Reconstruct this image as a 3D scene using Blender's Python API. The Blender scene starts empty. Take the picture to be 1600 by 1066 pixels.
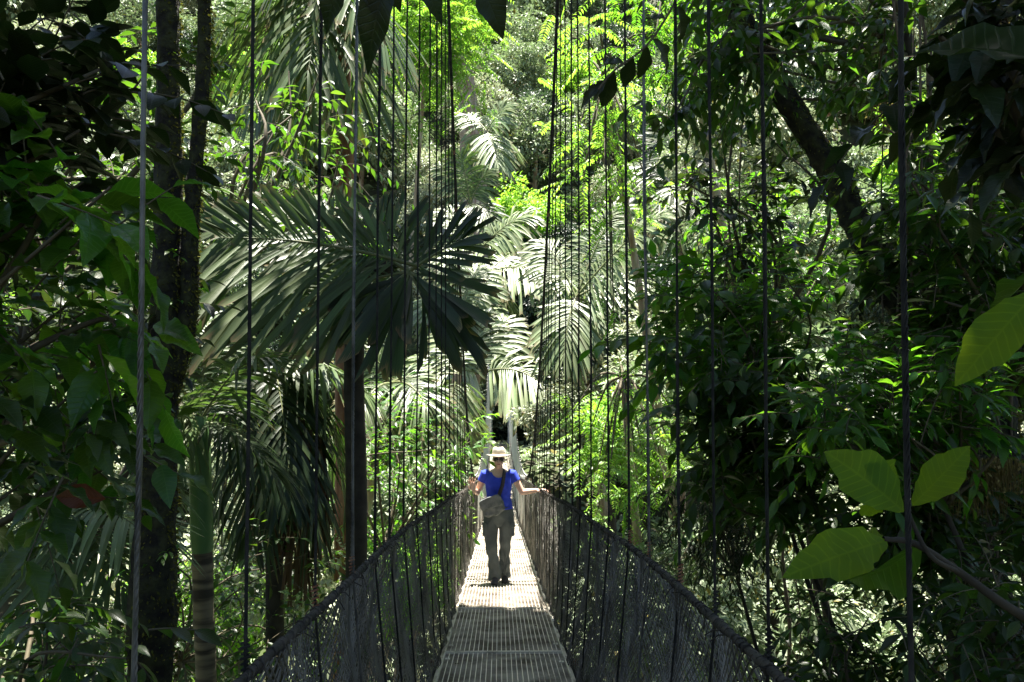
import bpy, math, random
import numpy as np
from mathutils import Vector, Matrix, Euler

random.seed(7)
rng = np.random.default_rng(7)
C = bpy.context.scene.collection
scene = bpy.context.scene

# ------------------------------------------------------------------ camera
F = 28.0 / 36.0 * 1600.0
CAM = Vector((-0.035, 0.0, 0.0))
PITCH, YAW = math.radians(1.5), math.radians(0.9)
cam_d = bpy.data.cameras.new('camera')
cam_d.lens, cam_d.sensor_width = 28.0, 36.0
cam_d.clip_start, cam_d.clip_end = 0.05, 800.0
cam = bpy.data.objects.new('camera', cam_d)
cam.location = CAM
cam.rotation_euler = (math.pi / 2 + PITCH, 0, -YAW)
C.objects.link(cam)
scene.camera = cam
CR = Euler((math.pi / 2 + PITCH, 0, -YAW)).to_matrix()

def P(px, py, d):
    return np.array(CAM + CR @ Vector(((px - 800) / F * d, -(py - 533) / F * d, -d)))

# ------------------------------------------------------------------ world, sun
SUN = Vector((0.03, 0.17, 0.985)).normalized()
world = bpy.data.worlds.new('World')
scene.world = world
world.use_nodes = True
wn = world.node_tree
bg = wn.nodes['Background']
sky = wn.nodes.new('ShaderNodeTexSky')
sky.sky_type = 'NISHITA'
sky.sun_disc = False
sky.sun_elevation = math.asin(SUN.z)
sky.sun_rotation = math.atan2(SUN.x, SUN.y)
wn.links.new(sky.outputs[0], bg.inputs[0])
bg.inputs[1].default_value = 0.05
sl = bpy.data.lights.new('sun', 'SUN')
sl.energy = 5.0
sl.angle = math.radians(0.53)
sl.color = (1.0, 0.955, 0.86)
so = bpy.data.objects.new('sun', sl)
so.rotation_euler = SUN.to_track_quat('Z', 'Y').to_euler()
so.location = (0, 0, 60)
C.objects.link(so)
scene.view_settings.view_transform = 'Standard'
scene.view_settings.look = 'None'
scene.view_settings.exposure = 2.5
scene.view_settings.gamma = 1.0
scene.cycles.max_bounces = 6
scene.cycles.diffuse_bounces = 3
scene.cycles.transmission_bounces = 3
scene.cycles.glossy_bounces = 2
scene.cycles.transparent_max_bounces = 4
scene.cycles.sample_clamp_indirect = 6.0
scene.cycles.use_denoising = True

# ------------------------------------------------------------------ materials
def new_mat(name):
    m = bpy.data.materials.new(name)
    m.use_nodes = True
    nt = m.node_tree
    return m, nt, nt.nodes['Principled BSDF'], nt.nodes['Material Output']

def leaf_mat(name, col, trans, tf=0.4, rough=0.38, var=0.35, spec=0.5, veins=0.0, brown=0.0, stripe=0.0):
    m, nt, b, out = new_mat(name)
    N, L = nt.nodes.new, nt.links.new
    geo = N('ShaderNodeNewGeometry')
    oi = N('ShaderNodeObjectInfo')
    hs = N('ShaderNodeHueSaturation')
    mr = N('ShaderNodeMapRange'); mr.inputs[3].default_value = 1 - var; mr.inputs[4].default_value = 1 + var
    L(geo.outputs['Random Per Island'], mr.inputs[0])
    mul = N('ShaderNodeMath'); mul.operation = 'MULTIPLY'; mul.inputs[1].default_value = 7.31
    L(geo.outputs['Random Per Island'], mul.inputs[0])
    fr = N('ShaderNodeMath'); fr.operation = 'FRACT'; L(mul.outputs[0], fr.inputs[0])
    mh = N('ShaderNodeMapRange'); mh.inputs[3].default_value = 0.475; mh.inputs[4].default_value = 0.515
    L(fr.outputs[0], mh.inputs[0])
    L(mh.outputs[0], hs.inputs['Hue'])
    mo = N('ShaderNodeMapRange'); mo.inputs[3].default_value = 0.85; mo.inputs[4].default_value = 1.15
    L(oi.outputs['Random'], mo.inputs[0])
    mv = N('ShaderNodeMath'); mv.operation = 'MULTIPLY'
    L(mr.outputs[0], mv.inputs[0]); L(mo.outputs[0], mv.inputs[1])
    L(mv.outputs[0], hs.inputs['Value'])
    rgb = N('ShaderNodeRGB'); rgb.outputs[0].default_value = (*col, 1)
    src = rgb.outputs[0]
    if veins > 0:
        uv = N('ShaderNodeTexCoord')
        sx = N('ShaderNodeSeparateXYZ'); L(uv.outputs['UV'], sx.inputs[0])
        av = N('ShaderNodeMath'); av.operation = 'SUBTRACT'; av.inputs[1].default_value = 0.5; L(sx.outputs[1], av.inputs[0])
        ab = N('ShaderNodeMath'); ab.operation = 'ABSOLUTE'; L(av.outputs[0], ab.inputs[0])
        m1 = N('ShaderNodeMath'); m1.operation = 'MULTIPLY'; m1.inputs[1].default_value = 0.35; L(ab.outputs[0], m1.inputs[0])
        sb = N('ShaderNodeMath'); sb.operation = 'SUBTRACT'; L(sx.outputs[0], sb.inputs[0]); L(m1.outputs[0], sb.inputs[1])
        m2 = N('ShaderNodeMath'); m2.operation = 'MULTIPLY'; m2.inputs[1].default_value = 75.0; L(sb.outputs[0], m2.inputs[0])
        sn = N('ShaderNodeMath'); sn.operation = 'SINE'; L(m2.outputs[0], sn.inputs[0])
        pw = N('ShaderNodeMapRange'); pw.inputs[1].default_value = 0.75; pw.inputs[2].default_value = 1.0; L(sn.outputs[0], pw.inputs[0])
        mid = N('ShaderNodeMapRange'); mid.inputs[1].default_value = 0.035; mid.inputs[2].default_value = 0.0; L(ab.outputs[0], mid.inputs[0])
        mx = N('ShaderNodeMath'); mx.operation = 'MAXIMUM'; L(pw.outputs[0], mx.inputs[0]); L(mid.outputs[0], mx.inputs[1])
        nz = N('ShaderNodeTexNoise'); nz.inputs['Scale'].default_value = 9.0; nz.inputs['Detail'].default_value = 8.0; L(uv.outputs['Object'], nz.inputs[0])
        mixc = N('ShaderNodeMix'); mixc.data_type = 'RGBA'
        f = N('ShaderNodeMath'); f.operation = 'MULTIPLY'; f.inputs[1].default_value = 0.45; L(mx.outputs[0], f.inputs[0])
        L(f.outputs[0], mixc.inputs[0]); L(src, mixc.inputs[6]); mixc.inputs[7].default_value = (col[0] * 2.0 + .002, col[1] * 1.6 + .003, col[2] * 1.5 + .001, 1)
        mixn = N('ShaderNodeMix'); mixn.data_type = 'RGBA'
        nr = N('ShaderNodeMapRange'); nr.inputs[1].default_value = .35; nr.inputs[2].default_value = .7; nr.inputs[4].default_value = .4; L(nz.outputs[0], nr.inputs[0])
        L(nr.outputs[0], mixn.inputs[0]); L(mixc.outputs[2], mixn.inputs[6]); mixn.inputs[7].default_value = (col[0] * 1.7 + .006, col[1] * 1.2, col[2] * .6, 1)
        src = mixn.outputs[2]
        bp = N('ShaderNodeBump'); bp.inputs['Strength'].default_value = 0.5 * veins; bp.inputs['Distance'].default_value = 0.004; bp.invert = True
        L(mx.outputs[0], bp.inputs['Height']); L(bp.outputs[0], b.inputs['Normal'])
    if stripe > 0:
        uv = N('ShaderNodeTexCoord'); mp = N('ShaderNodeMapping'); mp.inputs['Scale'].default_value = (1.5, 16, 1); L(uv.outputs['UV'], mp.inputs[0])
        ad = N('ShaderNodeVectorMath'); ad.operation = 'ADD'; L(mp.outputs[0], ad.inputs[0])
        cx = N('ShaderNodeCombineXYZ'); m9 = N('ShaderNodeMath'); m9.operation = 'MULTIPLY'; m9.inputs[1].default_value = 60; L(geo.outputs['Random Per Island'], m9.inputs[0]); L(m9.outputs[0], cx.inputs[0]); L(cx.outputs[0], ad.inputs[1])
        nz = N('ShaderNodeTexNoise'); nz.inputs['Scale'].default_value = 1.0; nz.inputs['Detail'].default_value = 4; L(ad.outputs[0], nz.inputs[0])
        sr = N('ShaderNodeMapRange'); sr.inputs[1].default_value = .3; sr.inputs[2].default_value = .7; L(nz.outputs[0], sr.inputs[0])
        ms_ = N('ShaderNodeMix'); ms_.data_type = 'RGBA'; L(sr.outputs[0], ms_.inputs[0])
        ms_.inputs[6].default_value = (col[0] * (1 - stripe), col[1] * (1 - stripe * .8), col[2] * (1 - stripe), 1); ms_.inputs[7].default_value = (col[0] * (1 + stripe), col[1] * (1 + stripe), col[2] * (1 + stripe * .6), 1)
        sx = N('ShaderNodeSeparateXYZ'); L(uv.outputs['UV'], sx.inputs[0])
        sm1 = N('ShaderNodeMath'); sm1.operation = 'MULTIPLY_ADD'; sm1.inputs[1].default_value = .35; L(nz.outputs[0], sm1.inputs[0]); L(sx.outputs[0], sm1.inputs[2])
        tp_ = N('ShaderNodeMapRange'); tp_.inputs[1].default_value = 1.10; tp_.inputs[2].default_value = 1.17; tp_.inputs[4].default_value = .85; L(sm1.outputs[0], tp_.inputs[0])
        mt_ = N('ShaderNodeMix'); mt_.data_type = 'RGBA'; L(tp_.outputs[0], mt_.inputs[0]); L(ms_.outputs[2], mt_.inputs[6]); mt_.inputs[7].default_value = (.17, .12, .055, 1)
        src = mt_.outputs[2]
        bp = N('ShaderNodeBump'); bp.inputs['Strength'].default_value = .5; bp.inputs['Distance'].default_value = .004; L(nz.outputs[0], bp.inputs['Height']); L(bp.outputs[0], b.inputs['Normal'])
    if brown > 0:
        gt = N('ShaderNodeMath'); gt.operation = 'GREATER_THAN'; gt.inputs[1].default_value = 1 - brown
        m3 = N('ShaderNodeMath'); m3.operation = 'MULTIPLY'; m3.inputs[1].default_value = 3.77; L(geo.outputs['Random Per Island'], m3.inputs[0])
        f3 = N('ShaderNodeMath'); f3.operation = 'FRACT'; L(m3.outputs[0], f3.inputs[0]); L(f3.outputs[0], gt.inputs[0])
        mb = N('ShaderNodeMix'); mb.data_type = 'RGBA'; L(gt.outputs[0], mb.inputs[0]); L(src, mb.inputs[6]); mb.inputs[7].default_value = (.16, .13, .03, 1)
        src = mb.outputs[2]
    L(src, hs.inputs['Color'])
    L(hs.outputs[0], b.inputs['Base Color'])
    b.inputs['Roughness'].default_value = rough
    b.inputs['Specular IOR Level'].default_value = spec
    tr = N('ShaderNodeBsdfTranslucent')
    mt = N('ShaderNodeMix'); mt.data_type = 'RGBA'; mt.blend_type = 'MULTIPLY'; mt.inputs[0].default_value = 1
    L(hs.outputs[0], mt.inputs[6])
    mt.inputs[7].default_value = (trans[0] / max(col[0], 1e-3), trans[1] / max(col[1], 1e-3), trans[2] / max(col[2], 1e-3), 1)
    mt.clamp_result = False
    L(mt.outputs[2], tr.inputs[0])
    mix = N('ShaderNodeMixShader'); mix.inputs[0].default_value = tf
    L(b.outputs[0], mix.inputs[1]); L(tr.outputs[0], mix.inputs[2])
    L(mix.outputs[0], out.inputs['Surface'])
    return m

def solid_mat(name, c1, c2, scale=8.0, rough=0.8, metal=0.0, bump=0.4, dist=0.01, detail=6.0, spec=0.4, stretch=(1, 1, 1), lo=0.35, hi=0.65):
    m, nt, b, out = new_mat(name)
    N, L = nt.nodes.new, nt.links.new
    tc = N('ShaderNodeTexCoord')
    mp = N('ShaderNodeMapping'); mp.inputs['Scale'].default_value = stretch
    L(tc.outputs['Object'], mp.inputs[0])
    nz = N('ShaderNodeTexNoise'); nz.inputs['Scale'].default_value = scale; nz.inputs['Detail'].default_value = detail
    L(mp.outputs[0], nz.inputs[0])
    cr = N('ShaderNodeMapRange'); cr.inputs[1].default_value = lo; cr.inputs[2].default_value = hi
    L(nz.outputs[0], cr.inputs[0])
    mx = N('ShaderNodeMix'); mx.data_type = 'RGBA'
    mx.inputs[6].default_value = (*c1, 1); mx.inputs[7].default_value = (*c2, 1)
    L(cr.outputs[0], mx.inputs[0]); L(mx.outputs[2], b.inputs['Base Color'])
    b.inputs['Roughness'].default_value = rough
    b.inputs['Metallic'].default_value = metal
    b.inputs['Specular IOR Level'].default_value = spec
    if bump:
        bp = N('ShaderNodeBump'); bp.inputs['Strength'].default_value = bump; bp.inputs['Distance'].default_value = dist
        L(nz.outputs[0], bp.inputs['Height']); L(bp.outputs[0], b.inputs['Normal'])
    return m

M = {}
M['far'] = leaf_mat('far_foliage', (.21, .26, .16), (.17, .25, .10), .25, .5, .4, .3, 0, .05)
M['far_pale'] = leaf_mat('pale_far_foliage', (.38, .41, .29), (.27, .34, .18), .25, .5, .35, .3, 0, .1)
M['far_shaded'] = leaf_mat('shaded_far_foliage', (.032, .055, .032), (.035, .07, .025), .25, .45, .4)  # far leaves darkened: shade is put into the colour
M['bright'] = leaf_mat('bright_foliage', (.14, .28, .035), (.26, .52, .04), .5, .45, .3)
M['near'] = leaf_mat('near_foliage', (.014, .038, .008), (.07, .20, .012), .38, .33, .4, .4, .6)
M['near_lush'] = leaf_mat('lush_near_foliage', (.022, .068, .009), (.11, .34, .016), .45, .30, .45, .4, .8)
M['near_shaded'] = leaf_mat('shaded_near_foliage', (.009, .02, .007), (.025, .06, .008), .3, .35, .4, .3, .6)  # darker copy of the near leaves, shade and silhouette painted in
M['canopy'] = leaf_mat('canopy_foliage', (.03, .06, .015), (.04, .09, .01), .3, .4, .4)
M['big'] = leaf_mat('big_leaf_green', (.035, .10, .010), (.20, .42, .02), .5, .6, .25, .15, .6)
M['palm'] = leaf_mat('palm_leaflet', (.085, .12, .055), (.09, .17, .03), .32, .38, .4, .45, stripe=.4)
M['palm_dark'] = leaf_mat('shaded_palm_leaflet', (.024, .042, .017), (.04, .09, .012), .28, .38, .4, .4, stripe=.4)  # darker copy of the palm leaflet; shading is part of the colour
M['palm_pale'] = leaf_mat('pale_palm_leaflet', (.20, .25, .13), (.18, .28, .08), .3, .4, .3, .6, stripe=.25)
M['fern'] = leaf_mat('fern_frond', (.10, .20, .04), (.16, .34, .04), .4, .5, .3)
M['dead'] = leaf_mat('dead_frond', (.09, .06, .035), (.06, .035, .015), .15, .8, .4, .2)
M['moss'] = leaf_mat('moss', (.10, .10, .02), (.09, .10, .01), .3, .9, .5, .1)
M['hanging_moss'] = leaf_mat('hanging_moss', (.22, .18, .07), (.16, .14, .04), .3, .9, .4, .1)
M['bark'] = solid_mat('mossy_bark', (.009, .007, .005), (.032, .034, .011), 14, .95, 0, 1.0, .05, 10, lo=.42, hi=.62)
M['bark_pale'] = solid_mat('pale_bark', (.20, .12, .08), (.36, .30, .24), 2.5, .9, 0, .8, .05, 8, stretch=(3, 3, .4))
M['bark_dark'] = solid_mat('dark_bark', (.022, .018, .014), (.045, .038, .028), 8, .9, 0, .7, .02)
M['bark_red'] = solid_mat('reddish_bark', (.12, .045, .022), (.22, .12, .07), 6, .85, 0, .7, .02, stretch=(2, 2, .5))
M['twig'] = solid_mat('twig_bark', (.06, .045, .03), (.10, .085, .05), 20, .85, 0, .4, .004)
M['vine'] = solid_mat('vine_bark', (.07, .05, .035), (.12, .09, .06), 25, .9, 0, .5, .004)
M['ring_bark'] = solid_mat('ringed_palm_bark', (.05, .04, .028), (.21, .17, .11), 3, .9, 0, .8, .02, 8, stretch=(.6, .6, 5), lo=.4, hi=.6)
M['shaft'] = solid_mat('green_crownshaft', (.06, .14, .04), (.10, .19, .07), 4, .45, 0, .15, .004, stretch=(2, 2, .4))
M['rachis'] = solid_mat('frond_stalk', (.09, .12, .04), (.14, .14, .06), 10, .5, 0, .1, .003)
M['ground'] = solid_mat('forest_floor', (.035, .03, .018), (.05, .07, .02), .8, .95, 0, .8, .15, 10)
M['steel'] = solid_mat('galvanised_grating', (.32, .27, .20), (.80, .74, .63), 3.5, .5, .3, .1, .001, 9, lo=.34, hi=.48)
M['net'] = solid_mat('weathered_net_wire', (.085, .078, .068), (.24, .225, .20), 6, .55, .3, .0)
M['rope'] = solid_mat('rail_rope', (.02, .018, .015), (.07, .058, .048), 30, .85, .1, .6, .006)
M['cable'] = solid_mat('hanger_cable', (.010, .010, .010), (.035, .033, .030), 22, .85, .0, .4, .003, spec=.2)
M['cable_pale'] = solid_mat('tower_and_sunlit_cable', (.66, .65, .62), (.80, .79, .76), 3, .5, .2, .1, .002)  # tower posts, also far hangers lightened to look sunlit
M['rod'] = solid_mat('grating_rod', (.18, .145, .11), (.56, .50, .42), 4, .6, .3, 0, .001, 8)
M['silver'] = solid_mat('silvery_cable', (.06, .06, .06), (.17, .165, .16), 15, .45, .5, .3, .002)
M['rust'] = solid_mat('rusty_clamp', (.16, .06, .03), (.28, .16, .09), 40, .8, .2, .4, .003)

# ------------------------------------------------------------------ mesh builder
class MB:
    def __init__(s):
        s.v, s.f, s.uv, s.n = [], [], [], 0
    def add(s, V, Fq, UV=None):
        V = np.asarray(V, dtype=np.float32).reshape(-1, 3)
        Fq = np.asarray(Fq, dtype=np.int64).reshape(-1, 4)
        s.v.append(V); s.f.append(Fq + s.n); s.n += len(V)
        s.uv.append(np.zeros((len(V), 2), np.float32) if UV is None else np.asarray(UV, np.float32).reshape(-1, 2))
    def mesh(s, name, mat, smooth=True):
        me = bpy.data.meshes.new(name)
        V = np.concatenate(s.v); Q = np.concatenate(s.f); UV = np.concatenate(s.uv)
        me.vertices.add(len(V)); me.vertices.foreach_set('co', V.ravel())
        me.loops.add(Q.size); me.loops.foreach_set('vertex_index', Q.ravel().astype(np.int32))
        me.polygons.add(len(Q)); me.polygons.foreach_set('loop_start', np.arange(0, Q.size, 4, dtype=np.int32))
        me.polygons.foreach_set('use_smooth', np.full(len(Q), smooth))
        ul = me.uv_layers.new(name='UVMap'); ul.data.foreach_set('uv', UV[Q.ravel()].ravel())
        me.update(calc_edges=True)
        me.materials.append(mat)
        return me
    def build(s, name, mat, parent=None, smooth=True):
        return link(name, s.mesh(name, mat, smooth), parent)

def link(name, me, parent=None):
    o = bpy.data.objects.new(name, me)
    C.objects.link(o)
    if parent is not None:
        o.parent = parent
        l = parent
        off = Vector((0, 0, 0))
        while l is not None:
            off += l.location; l = l.parent
        o.location = -off            # mesh data is written in world coordinates
    return o

def thing(name, label, cat, loc=(0, 0, 0), group=None):
    o = bpy.data.objects.new(name, None)
    o.empty_display_size = .2
    C.objects.link(o)
    o.location = Vector([float(x) for x in loc])
    o['label'] = label; o['category'] = cat
    if group: o['group'] = group
    return o

def tag(o, label, cat, group=None):
    o['label'] = label; o['category'] = cat
    if group: o['group'] = group
    return o

def dup(root, loc, rz, sc, label=None):
    r = root.copy(); C.objects.link(r); r.location = loc; r.rotation_euler = (0, 0, rz); r.scale = (sc, sc, sc)
    if label: r['label'] = label
    for ch in list(root.children):
        c = ch.copy(); C.objects.link(c); c.parent = r
    return r

def nrm(a):
    a = np.asarray(a, float)
    return a / np.maximum(np.linalg.norm(a, axis=-1, keepdims=True), 1e-9)

def tube(mb, pts, rad, k=6, cap=True):
    pts = np.asarray(pts, float); n = len(pts)
    rad = np.full(n, rad) if np.isscalar(rad) else np.asarray(rad, float)
    T = nrm(np.gradient(pts, axis=0))
    ref = np.array([0, 0, 1.0]) if abs(T[0][2]) < .9 else np.array([1.0, 0, 0])
    A = np.zeros_like(T)
    a = nrm(np.cross(T[0], ref))
    for i in range(n):
        a = a - T[i] * np.dot(a, T[i]); a = nrm(a); A[i] = a
    B = np.cross(T, A)
    th = np.linspace(0, 2 * math.pi, k, endpoint=False)
    V = pts[:, None] + rad[:, None, None] * (np.cos(th)[None, :, None] * A[:, None] + np.sin(th)[None, :, None] * B[:, None])
    i = np.arange(n - 1)[:, None] * k; j = np.arange(k)[None]
    j2 = (j + 1) % k
    Q = np.stack([i + j, i + j2, i + k + j2, i + k + j], -1).reshape(-1, 4)
    uv = np.stack(np.broadcast_arrays(np.linspace(0, 1, n)[:, None], (th / 6.283)[None]), -1)
    mb.add(V.reshape(-1, 3), Q, uv.reshape(-1, 2))

def box(mb, c, s, R=None):
    c = np.asarray(c, float); s = np.asarray(s, float) / 2
    V = np.array([[x, y, z] for x in (-1, 1) for y in (-1, 1) for z in (-1, 1)], float) * s
    if R is not None: V = V @ np.asarray(R).T
    mb.add(V + c, [[0, 1, 3, 2], [4, 6, 7, 5], [0, 4, 5, 1], [2, 3, 7, 6], [0, 2, 6, 4], [1, 5, 7, 3]])

def curve(ctrl, n=24):
    """Catmull-Rom through control points"""
    c = np.asarray(ctrl, float)
    c = np.vstack([2 * c[0] - c[1], c, 2 * c[-1] - c[-2]])
    segs = len(c) - 3
    out = []
    for t in np.linspace(0, segs - 1e-6, n):
        i = int(t); u = t - i
        p0, p1, p2, p3 = c[i:i + 4]
        out.append(.5 * ((2 * p1) + (-p0 + p2) * u + (2 * p0 - 5 * p1 + 4 * p2 - p3) * u * u + (-p0 + 3 * p1 - 3 * p2 + p3) * u ** 3))
    return np.array(out)

# ------------------------------------------------------------------ leaf templates
def ovate(nu=5, wid=.42, fold=.18, droop=.18, tip=1.0, wave=0.0, peak=.42):
    us = np.linspace(0, 1, nu + 1)
    V, UV = [], []
    for u in us:
        w = (u / peak) ** .75 if u < peak else max(0, 1 - ((u - peak) / (1 - peak)) ** (1.6)) ** (1.1 * tip)
        w = w * wid / 2 + .006
        z = -droop * u * u
        wz = wave * math.sin(u * 17)
        for s in (-1, 0, 1):
            V.append((u, s * w, z + abs(s) * (fold * w * 2) + s * wz * w * 2)); UV.append((u, .5 + .5 * s * w / (wid / 2 + .006)))
    Q = []
    for i in range(nu):
        for j in range(2):
            a = i * 3 + j; Q.append((a, a + 3, a + 4, a + 1))
    return np.array(V), np.array(Q), np.array(UV)

TP = {
    'big': ovate(10, .5, .20, .30, 1.0, .10),
    'mid': ovate(6, .42, .16, .22),
    'long': ovate(6, .36, .16, .28, 1.2, .03),
    'lance': ovate(5, .22, .2, .2, 1.2),
    'round': ovate(5, .62, .12, .18, .8),
    'small': ovate(2, .5, .18, .15),
    'quad': (np.array([(0, 0, 0), (.45, .26, .05), (1, 0, -.08), (.5, -.26, .05)], float), np.array([(0, 3, 2, 1)]), np.array([(0, .5), (.5, 1), (1, .5), (.5, 0)], float)),
}

def put_leaves(mb, tp, O, D, U, S, W=None):
    """instances of a leaf template: origins, directions, up hints, sizes"""
    V, Q, UV = TP[tp]
    O = np.asarray(O, float).reshape(-1, 3); D = nrm(np.asarray(D, float).reshape(-1, 3)); U = np.asarray(U, float).reshape(-1, 3)
    S = np.broadcast_to(np.asarray(S, float), (len(O),))
    Y = nrm(np.cross(U, D)); Z = np.cross(D, Y)
    W = np.ones(len(O)) if W is None else W
    X = O[:, None] + S[:, None, None] * (V[None, :, 0:1] * D[:, None] + (W[:, None] * V[None, :, 1])[..., None] * Y[:, None] + V[None, :, 2:3] * Z[:, None])
    k = len(V)
    Qs = (Q[None] + (np.arange(len(O)) * k)[:, None, None]).reshape(-1, 4)
    mb.add(X.reshape(-1, 3), Qs, np.tile(UV, (len(O), 1)))

# ------------------------------------------------------------------ palm frond
def frond(mb, rach, base, tip, sag=.25, n=26, llen=.5, lw=.06, droop=.35, ragged=False, up=(0, 0, 1), lift=.1, fan=1.0, rr=.012, start=.12, ang0=75, ang1=22, split=2, tw=0.0, seed=None, upside=1.0):
    r = np.random.default_rng(seed if seed is not None else int(abs(base[0] * 977 + tip[2] * 131)) % 99991)
    base, tip = np.asarray(base, float), np.asarray(tip, float)
    L = np.linalg.norm(tip - base)
    m = base * .45 + tip * .55 + np.array([0, 0, sag * L])
    t = np.linspace(0, 1, 20)[:, None]
    pts = (1 - t) ** 2 * base + 2 * t * (1 - t) * m + t * t * tip
    tube(rach, pts, np.linspace(rr, rr * .25, 20), 5)
    ts = np.linspace(start, .995, n)
    idx = ts * 19; i0 = np.minimum(idx.astype(int), 18); fr = (idx - i0)[:, None]
    p = pts[i0] * (1 - fr) + pts[i0 + 1] * fr
    Tn = nrm(np.gradient(pts, axis=0)); T = nrm(Tn[i0] * (1 - fr) + Tn[i0 + 1] * fr)
    UPv = nrm(np.asarray(up, float) + 1e-3)
    Sd = nrm(np.cross(T, UPv[None])); Nn = np.cross(Sd, T)
    for side in (-1, 1):
        for k in range(n):
            if r.random() < .04: continue
            u = (ts[k] - start) / (1 - start)
            a = math.radians(ang0 + (ang1 - ang0) * u ** 1.2 + r.normal(0, 6))
            ll = llen * (0.55 + .9 * math.sin(math.pi * min(1, (u * .82 + .18))) ** .8 * .6) * r.uniform(.85, 1.1)
            if u > .9: ll *= .75
            if side * Sd[k][2] > 0 and upside != 1.0: ll *= upside
            lf = lift + r.normal(0, .12 * fan) + (tw * side)
            d = nrm(T[k] * math.cos(a) + side * Sd[k] * math.sin(a) + Nn[k] * lf)
            ns = 6
            s = np.linspace(0, 1, ns)
            brk = r.uniform(.3, .9) if r.random() < .07 else 0
            dr = droop * r.uniform(.6, 1.4) + brk; ll /= (1 + brk)
            c = p[k] + (d[None] * s[:, None] + np.array([0, 0, -1.0])[None] * (dr * s[:, None] ** 2)) * ll
            tang = nrm(np.gradient(c, axis=0))
            wv = nrm(np.cross(tang, Nn[k][None] + .001))
            if ragged:
                w = lw * (.18 + .82 * np.minimum(1, s * 1.5)) * np.array([1, 1, 1, 1, 1, 1.0])
                jag = r.uniform(-.16, .16, 3) * ll * .8
            else:
                w = lw * np.sin(np.pi * np.clip(s * .86 + .1, 0, 1)) ** .6
                w[-1] = lw * .06; jag = np.zeros(3)
            nv = nrm(np.cross(wv, tang))
            X = np.stack([c - wv * w[:, None] / 2 + nv * (w * .12)[:, None], c, c + wv * w[:, None] / 2 + nv * (w * .12)[:, None]], 1)
            X[-1] += tang[-1][None] * jag[:, None]
            Q = [(a0 * 3 + j, a0 * 3 + 3 + j, a0 * 3 + 4 + j, a0 * 3 + 1 + j) for a0 in range(ns - 1) for j in range(2)]
            mb.add(X.reshape(-1, 3), Q, np.stack(np.broadcast_arrays(s[:, None], np.array([0, .5, 1])[None]), -1).reshape(-1, 2))
    return pts

# ------------------------------------------------------------------ ground height
def smooth(a, b, x):
    t = np.clip((np.asarray(x, float) - a) / (b - a), 0, 1); return t * t * (3 - 2 * t)
def gz(x, y):
    x, y = np.asarray(x, float), np.asarray(y, float)
    near = -1.62 - 2.0 * smooth(1.0, 6, y) - 11.5 * smooth(5, 22, y)
    side = 7.0 * smooth(4.5, 16, np.abs(x)) * (1 - smooth(8, 26, y))
    hill = 9.5 * smooth(26, 41, y) + np.clip(y - 41, 0, 75) * .88
    wob = .6 * np.sin(x * .21 + 1.3) * np.cos(y * .17) * smooth(3, 15, y) + 2.2 * np.sin(x * .07 + 2) * smooth(40, 60, y)
    bowl = np.clip(np.abs(x) - 26, 0, 60) * .35 * smooth(6, 30, y)
    z = near + side + hill + wob + bowl
    cut = smooth(4.6, 1.8, np.abs(x)) * smooth(28, 33, y) * smooth(53, 48, y)
    return z - cut * np.maximum(0, z + 5.1)
def G(x, y): return np.array([x, y, float(gz(x, y))])

xs = np.concatenate([np.linspace(-230, -32, 30), np.linspace(-30, 30, 81), np.linspace(32, 230, 30)])
ys = np.concatenate([np.linspace(-90, -8, 20), np.linspace(-7, 45, 100), np.linspace(46, 260, 60)])
XX, YY = np.meshgrid(xs, ys)
ZZ = gz(XX, YY) + .05 * np.sin(XX * 3.1) * np.sin(YY * 2.7)
mb = MB()
a = np.arange(len(ys) - 1)[:, None] * len(xs) + np.arange(len(xs) - 1)[None]
mb.add(np.stack([XX, YY, ZZ], -1), np.stack([a, a + 1, a + 1 + len(xs), a + len(xs)], -1))
g = mb.build('ground', M['ground']); g['kind'] = 'structure'

# ================================================================== BRIDGE
def dz(y):
    y = np.asarray(y, float)
    a = -1.44 - .133 * np.minimum(y, 20)
    t = np.clip(y - 20, 0, 60)
    return a - .133 * t + .0045 * t * t
Y0, Y1 = -1.6, 46.0
def rail_h(y): return .86 + .34 * (1 - np.exp(-np.maximum(y, 0) / 4.5))
def rail_x(y, s): return (.60 - .12 * smooth(3, 11, y)) + .008 * np.sin(np.asarray(y) * 1.9 + s)
def cab_z(y):
    y = np.asarray(y, float)
    n = dz(y) + 1.27 + .062 * (17 - y) ** 2
    f = dz(y) + 1.27 + .0098 * (y - 17) ** 2
    return np.where(y < 17, n, f)
def cab_x(y): return .56 + 0 * np.asarray(y)
DW = .46
bridge = thing('suspension_bridge', 'narrow hanging footbridge with metal grating deck and wire net sides leading into the jungle', 'bridge', (0, 0, float(dz(0))))
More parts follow.
